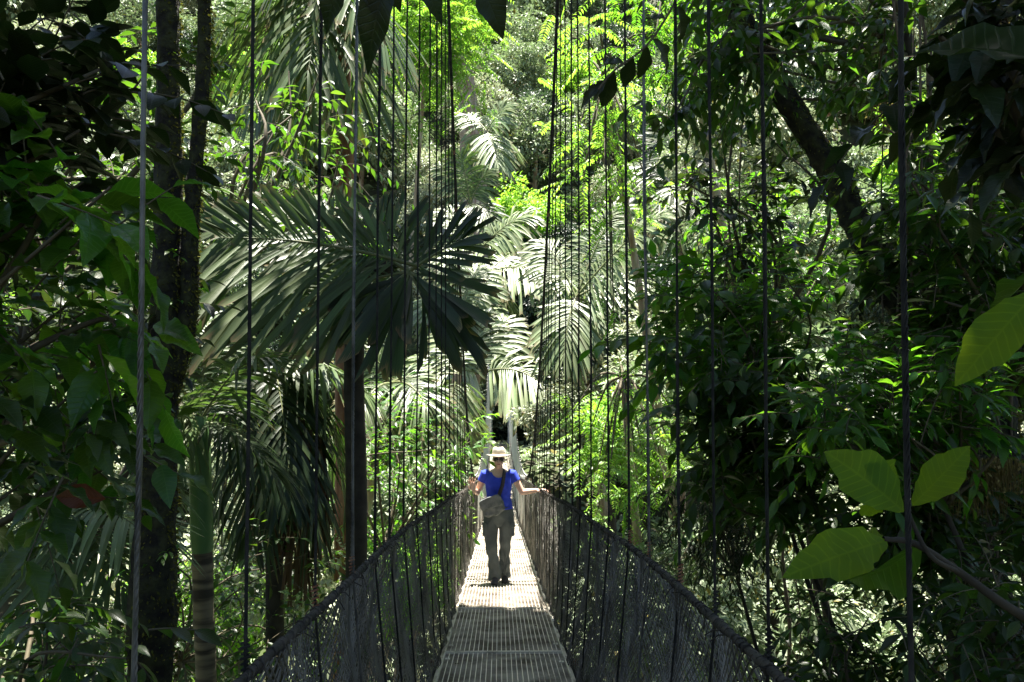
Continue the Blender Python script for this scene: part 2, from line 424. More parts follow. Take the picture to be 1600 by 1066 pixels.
# deck panels
PL = 1.98
ny = int((Y1 - Y0) / PL)
for i in range(ny):
    ya, yb = Y0 + i * PL + .011, Y0 + (i + 1) * PL - .011
    slope = math.atan((dz(yb) - dz(ya)) / (yb - ya))
    cs, sn = math.cos(slope), math.sin(slope)
    R = np.array([[1, 0, 0], [0, cs, -sn], [0, sn, cs]])
    mid = np.array([0, (ya + yb) / 2, float(dz(ya) + dz(yb)) / 2]); L = (yb - ya) / cs
    tilt = random.uniform(-.004, .004)
    mb = MB()
    nb = 25
    for k in range(1, nb):
        x = -DW + 2 * DW * k / nb
        box(mb, mid + R @ np.array([x, 0, -.012 + tilt * x]), (.0055, L - .012, .025), R)
    p = mb.build('deck_panel', M['steel'], bridge, False)
    mb = MB()
    pitch = .021 if ya < 14 else .04
    nt_ = int(L / pitch)
    for k in range(1, nt_):
        yy = -L / 2 + L * k / nt_
        box(mb, mid + R @ np.array([0, yy, -.0085]), (2 * DW - .01, (.0075 if pitch < .03 else .018), .004), R)
    mb.build('cross_rods', M['rod'], p, False)
    fb = MB()
    for s in (-1, 1):
        box(fb, mid + R @ np.array([s * DW, 0, -.012]), (.008, L, .04), R)
        box(fb, mid + R @ np.array([0, s * (L / 2 - .004), -.012]), (2 * DW - .01, .010, .040), R)
        box(fb, mid + R @ np.array([s * (DW + .03), 0, -.05]), (.035, L, .03), R)
    fb.build('panel_frame', M['steel'], p, False)
    for s in (-1, 1):
        for yy in (-L * .36 + random.uniform(-.1, .1), L * .33 + random.uniform(-.1, .1)):
            if ya > 14: continue
            cb = MB()
            c = mid + R @ np.array([s * (DW - .035), yy, .010])
            box(cb, c + R @ np.array([0, -.016, 0]), (.035, .010, .008), R); box(cb, c + R @ np.array([0, .016, 0]), (.035, .010, .008), R)
            box(cb, c + R @ np.array([.012, 0, 0]), (.010, .024, .006), R); box(cb, c + R @ np.array([-.012, 0, 0]), (.010, .024, .006), R)
            cb.build('grating_clip', M['steel'], p, False)
    xb = MB()
    box(xb, [0, ya, float(dz(ya)) - .085], (1.16, .05, .045))
    xb.build('cross_beam', M['rust'] if i % 3 == 1 else M['cable'], bridge, False)

# net: diagonal chain-link wires, hand-deformed
def net(s):
    mb = MB()
    def pt(y, v):
        y = np.asarray(y, float)
        h = rail_h(y)
        xo = (DW + .035) + (rail_x(y, s) - DW - .035) * v ** .8
        bulge = .05 * np.sin(v * np.pi) * (1 + .6 * np.sin(y * 2.3 + s)) + .018 * np.sin(y * 9 + v * 5)
        return np.stack([s * (xo + bulge), y + .02 * np.sin(v * 9 + y), dz(y) - .03 + (h + .03) * v], -1)
    cell = .043
    H = 1.2
    nv = 14
    y = Y0 - H
    r = np.random.default_rng(3 + s)
    while y < Y1:
        fine = y < 19
        st = cell if fine else cell * 1.7
        for sg in (1, -1):
            v = np.linspace(0, 1, nv if fine else 6)
            yy = y + (v if sg > 0 else 1 - v) * H * (0.95) + r.normal(0, .006) + .012 * np.sin(v * 22 + y * 5)
            ok = (yy > Y0) & (yy < Y1)
            if ok.sum() > 2:
                pp = pt(yy[ok], v[ok])
                tube(mb, pp, .0027 if fine else .0034, 3)
        y += st
    # sagging horizontal and vertical lacing strands
    for v in (.0, .22, .5, .78):
        yy = np.linspace(Y0, Y1, 320)
        pp = pt(yy, np.full_like(yy, v) + .02 * np.sin(yy * 3))
        tube(mb, pp, .003, 4)
    for yv in np.arange(Y0 + .1, 24, .45):
        v = np.linspace(0, 1, 9)
        pp = pt(np.full(9, yv) + .012 * np.sin(v * 14 + yv * 7), v)
        pp[:, 0] += s * r.uniform(.0, .03)
        tube(mb, pp, .0022, 3)
    # a second, slack layer of net hanging behind the first
    for yv in np.arange(Y0, 20, .085):
        for sg in (1, -1):
            v = np.linspace(0, 1, 10)
            yy = yv + (v if sg > 0 else 1 - v) * (2.2 if sg > 0 else .9) + r.normal(0, .02)
            pp = pt(np.clip(yy, Y0, Y1), v * .97); pp[:, 0] += s * (.03 + .02 * np.sin(yy * 4)) 
            tube(mb, pp, .0021, 3)
    return mb
for s in (-1, 1):
    net(s).build('side_net', M['net'], bridge)
    y = np.linspace(Y0, Y1, 900)
    r = np.random.default_rng(11 + s)
    base = np.stack([s * (rail_x(y, s) + .0), y, dz(y) + rail_h(y)], -1)
    hb = MB()
    rad = .0092 + .002 * np.abs(np.sin(y * 16)) + r.normal(0, .0016, len(y)) + .003 * smooth(8, 0, y)
    tube(hb, base, rad, 8)
    # lashing that wraps the rail
    yy = np.linspace(Y0, 20, 3600)
    ph = yy * 2 * math.pi / .034
    rr_ = .0108 + .002 * np.sin(yy * 31) + .003 * np.sin(yy * 113) + .002 * smooth(8, 0, yy)
    b2 = np.stack([s * (rail_x(yy, s)) + rr_ * np.cos(ph), yy, dz(yy) + rail_h(yy) + rr_ * np.sin(ph)], -1)
    tube(hb, b2, .0034, 4)
    for q in range(140):            # loose ends of netting tied over the rail
        y0 = r.uniform(.6, 12); a0 = r.uniform(0, 6.28)
        o = np.array([s * rail_x(y0, s), y0, dz(y0) + rail_h(y0)], float)
        e = np.array([math.cos(a0) * .05, r.normal(0, .04), math.sin(a0) * .05 - .015])
        tube(hb, [o, o + e * .6 + [0, 0, .01], o + e], .0022, 3)
    hb.build('hand_rail', M['rope'], bridge)
    # main cable with clamps
    cbm = MB()
    y = np.linspace(-3.2, 17, 260)
    pn = np.stack([s * cab_x(y), y, cab_z(y)], -1)
    y2 = np.linspace(17, 45, 160)
    pf = np.stack([s * (.56 + 0 * y2), y2, cab_z(y2)], -1)
    tube(cbm, np.vstack([pn, pf[1:]]), .017, 7)
    cbm.build('main_cable', M['cable'], bridge)
    db = MB()
    yy = np.linspace(Y0, Y1, 200)
    tube(db, np.stack([np.full_like(yy, s * (DW + .05)), yy, dz(yy) - .03], -1), .012, 6)
    db.build('deck_cable', M['cable'], bridge)

# hangers
near_R = [1.25, 1.90, 2.38, 2.87, 3.50, 3.98, 4.62, 5.35, 6.05]
near_L = [1.30, 1.85, 2.50, 3.10, 3.70, 4.20, 4.75, 5.35, 6.00]
hang = {1: list(near_R) + list(np.arange(6.6, 17, .52)), -1: list(near_L) + list(np.arange(6.55, 17, .52))}
def hanger(y, s, mbx, rad, clampmb, rr, railmb=None):
    top = np.array([s * cab_x(y), y + rr.normal(0, .004), float(cab_z(y))])
    rail = np.array([s * (float(rail_x(y, s)) + .012), y, float(dz(y) + rail_h(y))])
    bot = np.array([s * (DW + .05), y, float(dz(y)) - .03])
    n1 = max(4, int((top[2] - rail[2]) / .5))
    up = [rail + (top - rail) * t + np.array([rr.normal(0, .003), rr.normal(0, .003), 0]) for t in np.linspace(0, 1, n1)]
    tube(mbx, [bot] + up, rad, 6)
    if y < 10:                      # the ropes are laid strands: one strand stands proud and spirals
        zz = np.arange(rail[2] + .02, min(top[2], 5.5), .012)
        t = (zz - rail[2]) / (top[2] - rail[2])
        c = rail + (top - rail) * t[:, None]
        ph = zz * 2 * math.pi / .055
        for q in (0, 2.09, 4.19):
            c3 = c.copy(); c3[:, 0] += rad * .72 * np.cos(ph + q); c3[:, 1] += rad * .72 * np.sin(ph + q)
            tube(mbx, c3, rad * .38, 4)
    tube(clampmb, [top + [0, 0, z_] for z_ in (-.045, -.04, -.02, 0, .02, .025)], [.006, .017, .012, .018, .015, .004], 7)
    hz_ = np.arange(0, .09, .004)
    tube(railmb or clampmb, np.stack([rail[0] + (.010 + .003 * np.sin(hz_ * 300)) * np.cos(hz_ * 520), rail[1] + .011 * np.sin(hz_ * 520), rail[2] - .01 + hz_], -1), .0035, 4)
extra, exc = MB(), MB()
rr = np.random.default_rng(5)
cnt = 0
for s in (-1, 1):
    for y in hang[s]:
        y = float(y)
        hb, cb, rb = MB(), MB(), MB()
        hanger(y, s, hb, .0042 if y < 3 else .0054, cb, rr, rb)
        silver = (s < 0 and y in (1.30, 3.10)) or (s > 0 and y == 3.50)
        h = hb.build('hanger', M['silver'] if silver else M['cable'], bridge)
        if silver: h['label'] = 'silvery hanger cable catching the light'
        cb.build('cable_clamp', M['rust'] if rr.random() < .3 else M['cable'], h, False)
        rb.build('rail_clamp', M['rust'] if rr.random() < .3 else M['cable'], h, False)
        cnt += 1
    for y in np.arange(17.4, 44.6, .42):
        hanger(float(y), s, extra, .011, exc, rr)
ex = extra.build('far_hangers', M['cable_pale'], bridge); ex['kind'] = 'stuff'  # sun glow on far hangers and clamps is put into their pale colour
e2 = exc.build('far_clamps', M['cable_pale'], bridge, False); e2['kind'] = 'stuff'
# far tower and near tower
for (ty, top, base, rad) in ((45.2, float(cab_z(45.0)) + .3, float(gz(0, 45.2)) - 1, .13), (-3.4, float(cab_z(-3.2)) + .3, -2.4, .13)):
    for s in (-1, 1):
        tb = MB()
        tube(tb, [(s * (.56 if ty > 0 else .9), ty, base), (s * (.56 if ty > 0 else .9), ty, top)], rad, 12)
        box(tb, (s * (.56 if ty > 0 else .9), ty, top), (.32, .32, .06))
        tb.build('tower_post', M['cable_pale'], bridge)
    tb = MB(); box(tb, (0, ty, top - .25), (1.0, .12, .14)); tb.build('tower_beam', M['cable_pale'], bridge, False)
# near landing
lb = MB(); box(lb, (0, -3.0, -1.50), (1.6, 2.7, .18)); o = lb.build('landing_slab', solid_mat('concrete', (.22, .21, .19), (.32, .31, .28), 5), bridge, False)

# ================================================================== PERSON
PX, PY = -.045, 10.2
PZ = float(dz(PY)) + .002
def W3(p): return np.array([p[0] + PX, p[1] + PY, p[2] + PZ])

class SB:
    """closed lofted solids, fused by a voxel remesh into one continuous surface"""
    def __init__(s): s.v, s.f = [], []
    def rings(s, R):
        k = len(R[0]); o = len(s.v)
        for r_ in R: s.v += [tuple(q) for q in r_]
        for i in range(len(R) - 1):
            for j in range(k):
                j2 = (j + 1) % k
                s.f.append((o + i * k + j, o + i * k + j2, o + (i + 1) * k + j2, o + (i + 1) * k + j))
        s.f.append(tuple(o + j for j in range(k))[::-1]); s.f.append(tuple(o + (len(R) - 1) * k + j for j in range(k)))
    def sect(s, secs, k=20, pw=1.0):
        """horizontal sections: (z, cx, cy, rx, ry)"""
        th = np.linspace(0, 2 * math.pi, k, endpoint=False)
        s.rings([np.stack([cx + rx * np.sign(np.cos(th)) * np.abs(np.cos(th)) ** pw, cy + ry * np.sign(np.sin(th)) * np.abs(np.sin(th)) ** pw, np.full(k, z)], -1) for z, cx, cy, rx, ry in secs])
    def limb(s, pts, ra, rb=None, side=(1, 0, 0), k=14, round_=True):
        pts = np.asarray(pts, float); ra = np.asarray(ra, float); rb = ra if rb is None else np.asarray(rb, float)
        T = nrm(np.gradient(pts, axis=0))
        if round_:
            for e, sg in ((0, -1), (-1, 1)):
                r0, r1 = ra[e], rb[e]
                add = [pts[e] + sg * T[e] * min(r0, r1) * math.sin(q) for q in (.5, 1.0, 1.35)]
                fa = [math.cos(q) for q in (.5, 1.0, 1.35)]
                if e == 0:
                    pts = np.vstack([add[::-1], pts]); ra = np.r_[[r0 * f for f in fa[::-1]], ra]; rb = np.r_[[r1 * f for f in fa[::-1]], rb]; T = np.vstack([T[0:1]] * 3 + [T])
                else:
                    pts = np.vstack([pts, add]); ra = np.r_[ra, [r0 * f for f in fa]]; rb = np.r_[rb, [r1 * f for f in fa]]; T = np.vstack([T] + [T[-1:]] * 3)
        th = np.linspace(0, 2 * math.pi, k, endpoint=False)
        R = []
        for p, t, a_, b_ in zip(pts, T, ra, rb):
            X = nrm(np.asarray(side, float) - t * np.dot(side, t)); Y = np.cross(t, X)
            R.append(p + a_ * np.cos(th)[:, None] * X + b_ * np.sin(th)[:, None] * Y)
        s.rings(R)
    def ball(s, c, r):
        c = np.asarray(c, float); r = np.broadcast_to(np.asarray(r, float), 3)
        ph = np.linspace(.12, math.pi - .12, 9); th = np.linspace(0, 2 * math.pi, 14, endpoint=False)
        s.rings([c + r * np.stack([math.sin(p) * np.cos(th), math.sin(p) * np.sin(th), np.full(14, -math.cos(p))], -1) for p in ph])
    def build(s, name, mat, parent, voxel=.005, sm=6, disp=None):
        me = bpy.data.meshes.new(name + '_raw')
        me.from_pydata([tuple(W3(v)) for v in s.v], [], s.f)
        o = bpy.data.objects.new(name + '_raw', me); C.objects.link(o)
        rm = o.modifiers.new('r', 'REMESH'); rm.mode = 'VOXEL'; rm.voxel_size = voxel; rm.use_smooth_shade = True
        if sm:
            m2 = o.modifiers.new('s', 'SMOOTH'); m2.iterations = sm; m2.factor = .5
        dg = bpy.context.evaluated_depsgraph_get(); dg.update()
        me2 = bpy.data.meshes.new_from_object(o.evaluated_get(dg))
        bpy.data.objects.remove(o); bpy.data.meshes.remove(me)
        if disp is not None:
            n = len(me2.vertices); co = np.empty(n * 3); me2.vertices.foreach_get('co', co); co = co.reshape(-1, 3)
            no = np.empty(n * 3); me2.vertex_normals.foreach_get('vector', no); no = no.reshape(-1, 3)
            lc = co - np.array([PX, PY, PZ])
            co = co + no * disp(lc)[:, None]
            me2.vertices.foreach_set('co', co.ravel()); me2.update()
        me2.name = name; me2.materials.clear(); me2.materials.append(mat)
        me2.polygons.foreach_set('use_smooth', np.full(len(me2.polygons), True))
        return link(name, me2, parent)

M['skin'] = solid_mat('skin', (.64, .40, .29), (.74, .48, .36), 12, .5, 0, .05, .001)
M['lips'] = solid_mat('lips', (.45, .16, .14), (.5, .2, .17), 20, .45, 0, 0)
M['shirt'] = solid_mat('blue_jersey', (.035, .06, .50), (.05, .085, .62), 14, .85, 0, .25, .004, spec=.2)
M['trousers'] = solid_mat('grey_green_twill', (.085, .098, .098), (.135, .15, .148), 6, .9, 0, .5, .006, spec=.2)
M['shoe'] = solid_mat('dark_shoe', (.05, .045, .045), (.09, .08, .08), 30, .8, 0, .3, .003)
M['sole'] = solid_mat('shoe_sole', (.03, .03, .03), (.05, .05, .05), 30, .9, 0, 0)
M['straw'] = solid_mat('hat_straw', (.46, .41, .32), (.58, .53, .43), 120, .85, 0, .5, .001)
M['band'] = solid_mat('hat_band', (.40, .34, .26), (.48, .42, .33), 60, .85, 0, .2, .001)
M['hair'] = solid_mat('hair', (.10, .06, .03), (.20, .12, .06), 60, .6, 0, .5, .002, stretch=(1, 1, .15))
M['lens'] = solid_mat('sunglass_lens', (.008, .008, .01), (.012, .012, .014), 5, .12, 0, 0, spec=.6)
M['bag'] = solid_mat('grey_canvas_bag', (.12, .13, .13), (.20, .21, .205), 18, .9, 0, .4, .004, spec=.2)
M['strap'] = solid_mat('dark_strap', (.035, .028, .028), (.06, .05, .05), 60, .85, 0, .2, .001)
M['metal'] = solid_mat('buckle', (.5, .5, .5), (.6, .6, .6), 5, .35, .8, 0)

person = thing('person', 'person in blue t-shirt, grey trousers, straw hat and sunglasses walking on the footbridge', 'person', W3((0, 0, 0)))
body = SB()
# torso
body.sect([(.80, 0, 0, .13, .10), (.88, 0, .0, .165, .112), (.97, 0, .0, .16, .108), (1.06, 0, -.005, .135, .097), (1.15, 0, -.012, .142, .105), (1.23, 0, -.018, .155, .112),
           (1.31, 0, -.006, .165, .10), (1.37, 0, .005, .155, .085), (1.41, 0, .01, .11, .065), (1.435, 0, .012, .06, .05)])
body.limb([(0, .015, 1.40), (0, .008, 1.45), (0, -.004, 1.53)], [.062, .052, .05], [.058, .052, .052])
# legs
hipL, kneeL, ankL = (-.095, .0, .84), (-.082, -.06, .47), (-.045, -.10, .09)
hipR, kneeR, ankR = (.095, .0, .84), (.075, -.01, .47), (.075, .07, .09)
for h_, k_, a_ in ((hipL, kneeL, ankL), (hipR, kneeR, ankR)):
    body.limb(curve([h_, k_, a_], 9), [.080, .074, .066, .058, .052, .054, .048, .038, .033])
# arms: shoulder, elbow, wrist
shL, elL, wrL = np.array((-.175, .005, 1.365)), np.array((-.275, .03, 1.125)), np.array((-.305, -.165, 1.185))
shR, elR, wrR = np.array((.175, .005, 1.365)), np.array((.30, -.01, 1.135)), np.array((.482, -.05, 1.165))
for a_, b_, c_ in ((shL, elL, wrL), (shR, elR, wrR)):
    body.limb([a_, a_ * .5 + b_ * .5, b_], [.050, .045, .037])
    body.limb([b_, b_ * .65 + c_ * .35, c_], [.037, .038, .025], [.037, .036, .022], side=(0, .3, 1))
# head (chin 1.455, crown 1.675), turned very slightly
HZ = 1.455
body.sect([(HZ, 0, -.055, .018, .018), (HZ + .012, 0, -.045, .038, .036), (HZ + .035, 0, -.028, .052, .058), (HZ + .06, 0, -.014, .060, .072), (HZ + .09, 0, -.004, .067, .084), (HZ + .12, 0, .002, .071, .092),
           (HZ + .15, 0, .006, .072, .095), (HZ + .18, 0, .008, .066, .088), (HZ + .205, 0, .01, .048, .065), (HZ + .218, 0, .01, .02, .03)])
body.limb([(0, -.085, HZ + .115), (0, -.098, HZ + .085), (0, -.106, HZ + .068)], [.007, .010, .013], [.010, .012, .013], k=10)   # nose
body.ball((-.009, -.098, HZ + .066), (.008, .010, .007)); body.ball((.009, -.098, HZ + .066), (.008, .010, .007))
for s in (-1, 1):
    body.ball((s * .072, .006, HZ + .095), (.008, .017, .030))         # ears
    body.ball((s * .034, -.058, HZ + .072), (.022, .022, .018))        # cheeks
body.ball((0, -.078, HZ + .037), (.024, .016, .012)); body.ball((0, -.064, HZ + .012), (.018, .016, .013))

def hand(W, d, n, th, curl, spread, tcurl=.3, wristang=0):
    """wrist, finger direction, palm normal (curls towards it), thumb side"""
    d, n = nrm(d), np.asarray(n, float); n = nrm(n - d * np.dot(n, d)); th = nrm(np.cross(n, d)) * (1 if np.dot(np.cross(n, d), th) > 0 else -1)
    body.limb([W - d * .01, W + d * .03, W + d * .062, W + d * .088], [.024, .033, .040, .037], [.019, .016, .014, .012], side=tuple(th), k=14)
    lens = [(.042, .027, .021), (.046, .030, .023), (.043, .028, .021), (.034, .021, .018)]
    for i in range(4):
        o = W + d * (.088 - .006 * abs(i - 1)) + th * (.030 - .020 * i)
        dd = nrm(d + th * spread * (1.5 - i) * .5)
        pts = [o - dd * .01, o]; c = curl[i]
        for q, L_ in enumerate(lens[i]):
            ang = c * (.8 + .35 * q) * (q + .6)
            v = dd * math.cos(ang) + n * math.sin(ang)
            pts.append(pts[-1] + v * L_)
        body.limb(pts, [.0095, .0093, .0085, .0078, .0066], k=10)
    o = W + d * .022 + th * .026 + n * .004
    t1 = nrm(d * .62 + th * .75 + n * .22); t2 = nrm(d * .85 + th * .35 + n * tcurl)
    body.limb([o - t1 * .012, o, o + t1 * .036, o + t1 * .036 + t2 * .031, o + t1 * .036 + t2 * .031 + nrm(t2 + n * .2) * .022], [.014, .0135, .0108, .0098, .0075], k=10)
hand(wrL, (-.28, -.10, .95), (.35, -.9, .15), (-1, -.2, .2), [.22, .16, .20, .30], .35, .3)
railz = float(rail_h(PY - .05)) + .026
hand(wrR, (.93, -.22, .14), (.10, .0, -1.0), (0, -1, 0), [.48, .52, .55, .6], .22, .35)
body.build('body', M['skin'], person, .0042, 3)

# t-shirt: torso shell with short sleeves and a wide scoop neck
sh = SB()
sh.sect([(.925, 0, .0, .178, .124), (.94, 0, .0, .180, .126), (1.0, 0, -.002, .168, .120), (1.06, 0, -.006, .150, .110), (1.13, 0, -.012, .153, .114), (1.19, 0, -.02, .163, .124), (1.235, 0, -.022, .168, .128),
         (1.29, 0, -.012, .172, .115), (1.34, 0, .0, .176, .100), (1.375, 0, .008, .160, .086), (1.392, 0, .012, .135, .075)], k=28)
for sx in (-1, 1): sh.ball((sx * .066, -.085, 1.215), (.062, .052, .062))
for a_, b_, sx in ((shL, elL, -1), (shR, elR, 1)):
    e_ = a_ + (b_ - a_) * .40
    sh.limb([a_ + np.array([-sx * .05, 0, .005]), a_, e_], [.055, .060, .054], round_=False)
def shirt_d(l):
    x, y, z = l.T
    f = .0035 * np.sin(z * 60 + x * 22 + 1.4 * np.sin(x * 25)) * smooth(1.16, 1.0, z)
    return f + .002 * np.sin(x * 90 + z * 35) * smooth(1.3, 1.1, z) - .0015 * np.cos(x * 55) * smooth(1.2, 1.35, z)
shirt_o = sh.build('t_shirt', M['shirt'], person, .005, 5, shirt_d)
# cut the scoop neck: faces above a curved neckline vanish, chest skin shows
import bmesh
bmx = bmesh.new(); bmx.from_mesh(shirt_o.data)
kill = []
for f in bmx.faces:
    c = f.calc_center_median(); lx, ly, lz = c.x - PX, c.y - PY, c.z - PZ
    r2 = (lx / .092) ** 2 + ((lz - 1.425) / (.095 if ly < 0 else .045)) ** 2
    if r2 < 1 and lz > 1.3 and abs(lx) < .10: kill.append(f)
    elif lz < .931 : kill.append(f)
    else:
        for a_, b_ in ((shL, elL), (shR, elR)):
            dd = nrm(b_ - a_); t = np.dot(np.array([lx, ly, lz]) - a_, dd)
            if t > .40 * np.linalg.norm(b_ - a_) - .004 and np.linalg.norm(np.array([lx, ly, lz]) - a_ - dd * t) < .058 and abs(lx) > .19: kill.append(f); break
bmesh.ops.delete(bmx, geom=kill, context='FACES')
bmx.to_mesh(shirt_o.data); bmx.free()
sm_ = shirt_o.modifiers.new('cloth_thickness', 'SOLIDIFY'); sm_.thickness = .003; sm_.offset = 1
# trousers
tr = SB()
tr.sect([(.965, 0, .0, .168, .118), (.93, 0, .0, .178, .124), (.88, 0, .002, .19, .128), (.83, 0, .004, .193, .127), (.78, 0, .004, .188, .118), (.74, 0, .0, .165, .10), (.715, 0, -.005, .11, .075)][::-1], k=28)
tr.limb(curve([(-.095, 0, .86), (-.100, -.035, .66), (-.092, -.075, .47), (-.060, -.09, .25), (-.045, -.095, .055)], 12), [.103, .104, .099, .09, .081, .075, .071, .071, .073, .075, .078, .080], round_=False)
tr.limb(curve([(.095, 0, .86), (.098, -.015, .66), (.080, -.02, .47), (.078, .03, .25), (.078, .07, .055)], 12), [.103, .104, .098, .088, .08, .073, .069, .069, .071, .074, .077, .079], round_=False)
def tr_d(l):
    x, y, z = l.T
    k = smooth(.62, .42, z)
    f = .007 * np.sin(z * 34 + np.sin(x * 30) * 1.6 + np.sign(x) * 1.2) * k
    f += .006 * np.sin(z * 30 + x * 30 * np.sign(x)) * smooth(.66, .80, z) * smooth(.95, .85, z)
    f += .005 * np.sin(np.arctan2(y + .03, np.abs(x) - .08) * 5 + z * 7) * smooth(.85, .5, z)
    return f
trousers = tr.build('trousers', M['trousers'], person, .006, 4, tr_d)
for s, yy in ((-1, -.035), (1, -.018)):
    pk = SB()
    pk.limb([(s * .168, yy - .045, .735), (s * .172, yy - .052, .60)], [.05, .048], [.016, .014], side=(s * .55, -.83, 0) if False else (s * .62, .78, 0), k=12)
    o = pk.build('cargo_pocket', M['trousers'], trousers, .006, 2)
    fl = SB()
    fl.limb([(s * .170, yy - .052, .755), (s * .176, yy - .058, .705)], [.056, .056], [.018, .012], side=(s * .62, .78, 0), k=12)
    fl.build('pocket_flap', M['trousers'], o, .006, 1)
# belt loop band
bd = MB()
th = np.linspace(0, 2 * math.pi, 40)
for zc, rx_, ry_ in ((.955, .1725, .122),):
    pts = np.stack([rx_ * np.cos(th), ry_ * np.sin(th), np.full(40, zc)], -1)
    tube(bd, [W3(p) for p in pts], .006, 6)
bd.build('waistband', M['trousers'], trousers)
# shoes
for (ax, ay, az), toe in ((ankL, -1), (ankR, 1)):
    zz = -float(dz(PY + ay) - dz(PY)) * -1
    s_ = SB()
    s_.limb([(ax, ay + .05, .055 + zz), (ax, ay + .0, .062 + zz), (ax, ay - .07, .052 + zz), (ax + toe * .008, ay - .13, .042 + zz), (ax + toe * .010, ay - .165, .034 + zz)], [.034, .038, .043, .046, .034], [.048, .050, .040, .030, .022], side=(1, 0, 0))
    s_.limb([(ax, ay + .01, .04 + zz), (ax, ay + .01, .12 + zz)], [.040, .038], [.045, .042], side=(1, 0, 0))
    so_ = s_.build('shoe', M['shoe'], person, .005, 3)
    q = SB()
    q.limb([(ax, ay + .06, .013 + zz), (ax, ay - .06, .013 + zz), (ax + toe * .01, ay - .16, .013 + zz)], [.036, .046, .042], [.014, .014, .014], side=(1, 0, 0))
    q.build('sole', M['sole'], so_, .004, 1)
# hair
hr = SB()
hr.sect([(HZ + .055, 0, .065, .040, .030), (HZ + .08, 0, .055, .058, .045), (HZ + .11, 0, .048, .072, .058), (HZ + .14, 0, .034, .080, .076), (HZ + .185, 0, .03, .080, .084)], k=20)
for s in (): hr.limb([(s * .070, -.03, HZ + .14), (s * .074, -.012, HZ + .10), (s * .070, .01, HZ + .065)], [.012, .013, .009], k=8)
hr.build('hair', M['hair'], person, .005, 2, lambda l: .002 * np.sin(l[:, 0] * 300 + l[:, 2] * 60))
# lips
lp = SB(); lp.ball((0, -.093, HZ + .044), (.019, .006, .0035)); lp.ball((0, -.092, HZ + .037), (.017, .007, .004)); lp.build('lips', M['lips'], person, .002, 2)
# sunglasses
sg = thing  # keep the name free
gl = MB()
def glass(s):
    th = np.linspace(0, 2 * math.pi, 20, endpoint=False)
    rx, rz = .029, .022
    c = np.array([s * .031, -.092, HZ + .104])
    V = [c]; 
    ring = [c + np.array([rx * np.sign(np.cos(t)) * abs(np.cos(t)) ** .8, (abs(s * .031 + rx * math.cos(t)) ** 2) * 6 , rz * np.sin(t) * (1 + .15 * np.cos(t) * s)]) for t in th]
    return c, ring
frame = MB()
fr_parts = []
tube(frame, [W3((-.008, -.096, HZ + .108)), W3((0, -.099, HZ + .110)), W3((.008, -.096, HZ + .108))], .0022, 6)
for s in (-1, 1):
    c, ring = glass(s)
    tube(frame, [W3(p) for p in ring + [ring[0]]], .0024, 6)
    tube(frame, [W3((s * .055, -.076, HZ + .110)), W3((s * .072, -.05, HZ + .112)), W3((s * .076, .0, HZ + .108))], .0028, 6)
fo = frame.build('sunglasses', M['lens'], person)
for s in (-1, 1):
    c, ring = glass(s)
    lm = MB(); n = len(ring)
    V = [W3(p) for p in ring] + [W3(p * .5 + c * .5 + np.array([0, -.0035, 0])) for p in ring] + [W3(p * .1 + c * .9 + np.array([0, -.005, 0])) for p in ring]
    Q = [(a0 * n + j, a0 * n + (j + 1) % n, (a0 + 1) * n + (j + 1) % n, (a0 + 1) * n + j) for a0 in range(2) for j in range(n)]
    lm.add(V, Q); lm.build('lens', M['lens'], fo)
# hat: crown with a pinch, wide drooping brim
hm = MB()
prof = [(.160, -.008, 0), (.157, -.003, 0), (.12, .0, 1), (.10, .004, 1), (.088, .012, 1), (.085, .035, 1), (.081, .065, 1), (.072, .092, 1), (.055, .106, 1), (.03, .108, 1), (.004, .104, 1)]
k = 40; th = np.linspace(0, 2 * math.pi, k, endpoint=False)
R = []
for i, (r_, z_, f_) in enumerate(prof):
    dip = (-.016 * np.cos(th) ** 2 * 0 + .012 * np.cos(2 * th)) * max(0, (r_ - .088) / .06)
    top = 0
    if i > 6: top = -.018 * np.exp(-(np.cos(th) * r_ / .025) ** 2) * (1 if i < 11 else 1)
    R.append(np.stack([r_ * .98 * np.cos(th), .01 + r_ * 1.06 * np.sin(th), HZ + .148 + z_ + dip * .9 + top - .022 * np.sin(th) * r_ / .15], -1))
V = np.concatenate(R); V = np.array([W3(p) for p in V])
Q = [(i * k + j, i * k + (j + 1) % k, (i + 1) * k + (j + 1) % k, (i + 1) * k + j) for i in range(len(prof) - 1) for j in range(k)]
hm.add(V, Q)
hat = hm.build('hat', M['straw'], person)
so2 = hat.modifiers.new('straw_thickness', 'SOLIDIFY'); so2.thickness = .003
hb_ = MB()
R2 = [np.stack([r_ * .98 * np.cos(th), .01 + r_ * 1.06 * np.sin(th), np.full(k, HZ + .148 + z_) - .022 * np.sin(th) * r_ / .15], -1) for r_, z_ in ((.0895, .012), (.0885, .038))]
V = np.array([W3(p) for p in np.concatenate(R2)])
hb_.add(V, [(j, (j + 1) % k, k + (j + 1) % k, k + j) for j in range(k)])
hb_.build('hat_band', M['band'], hat)

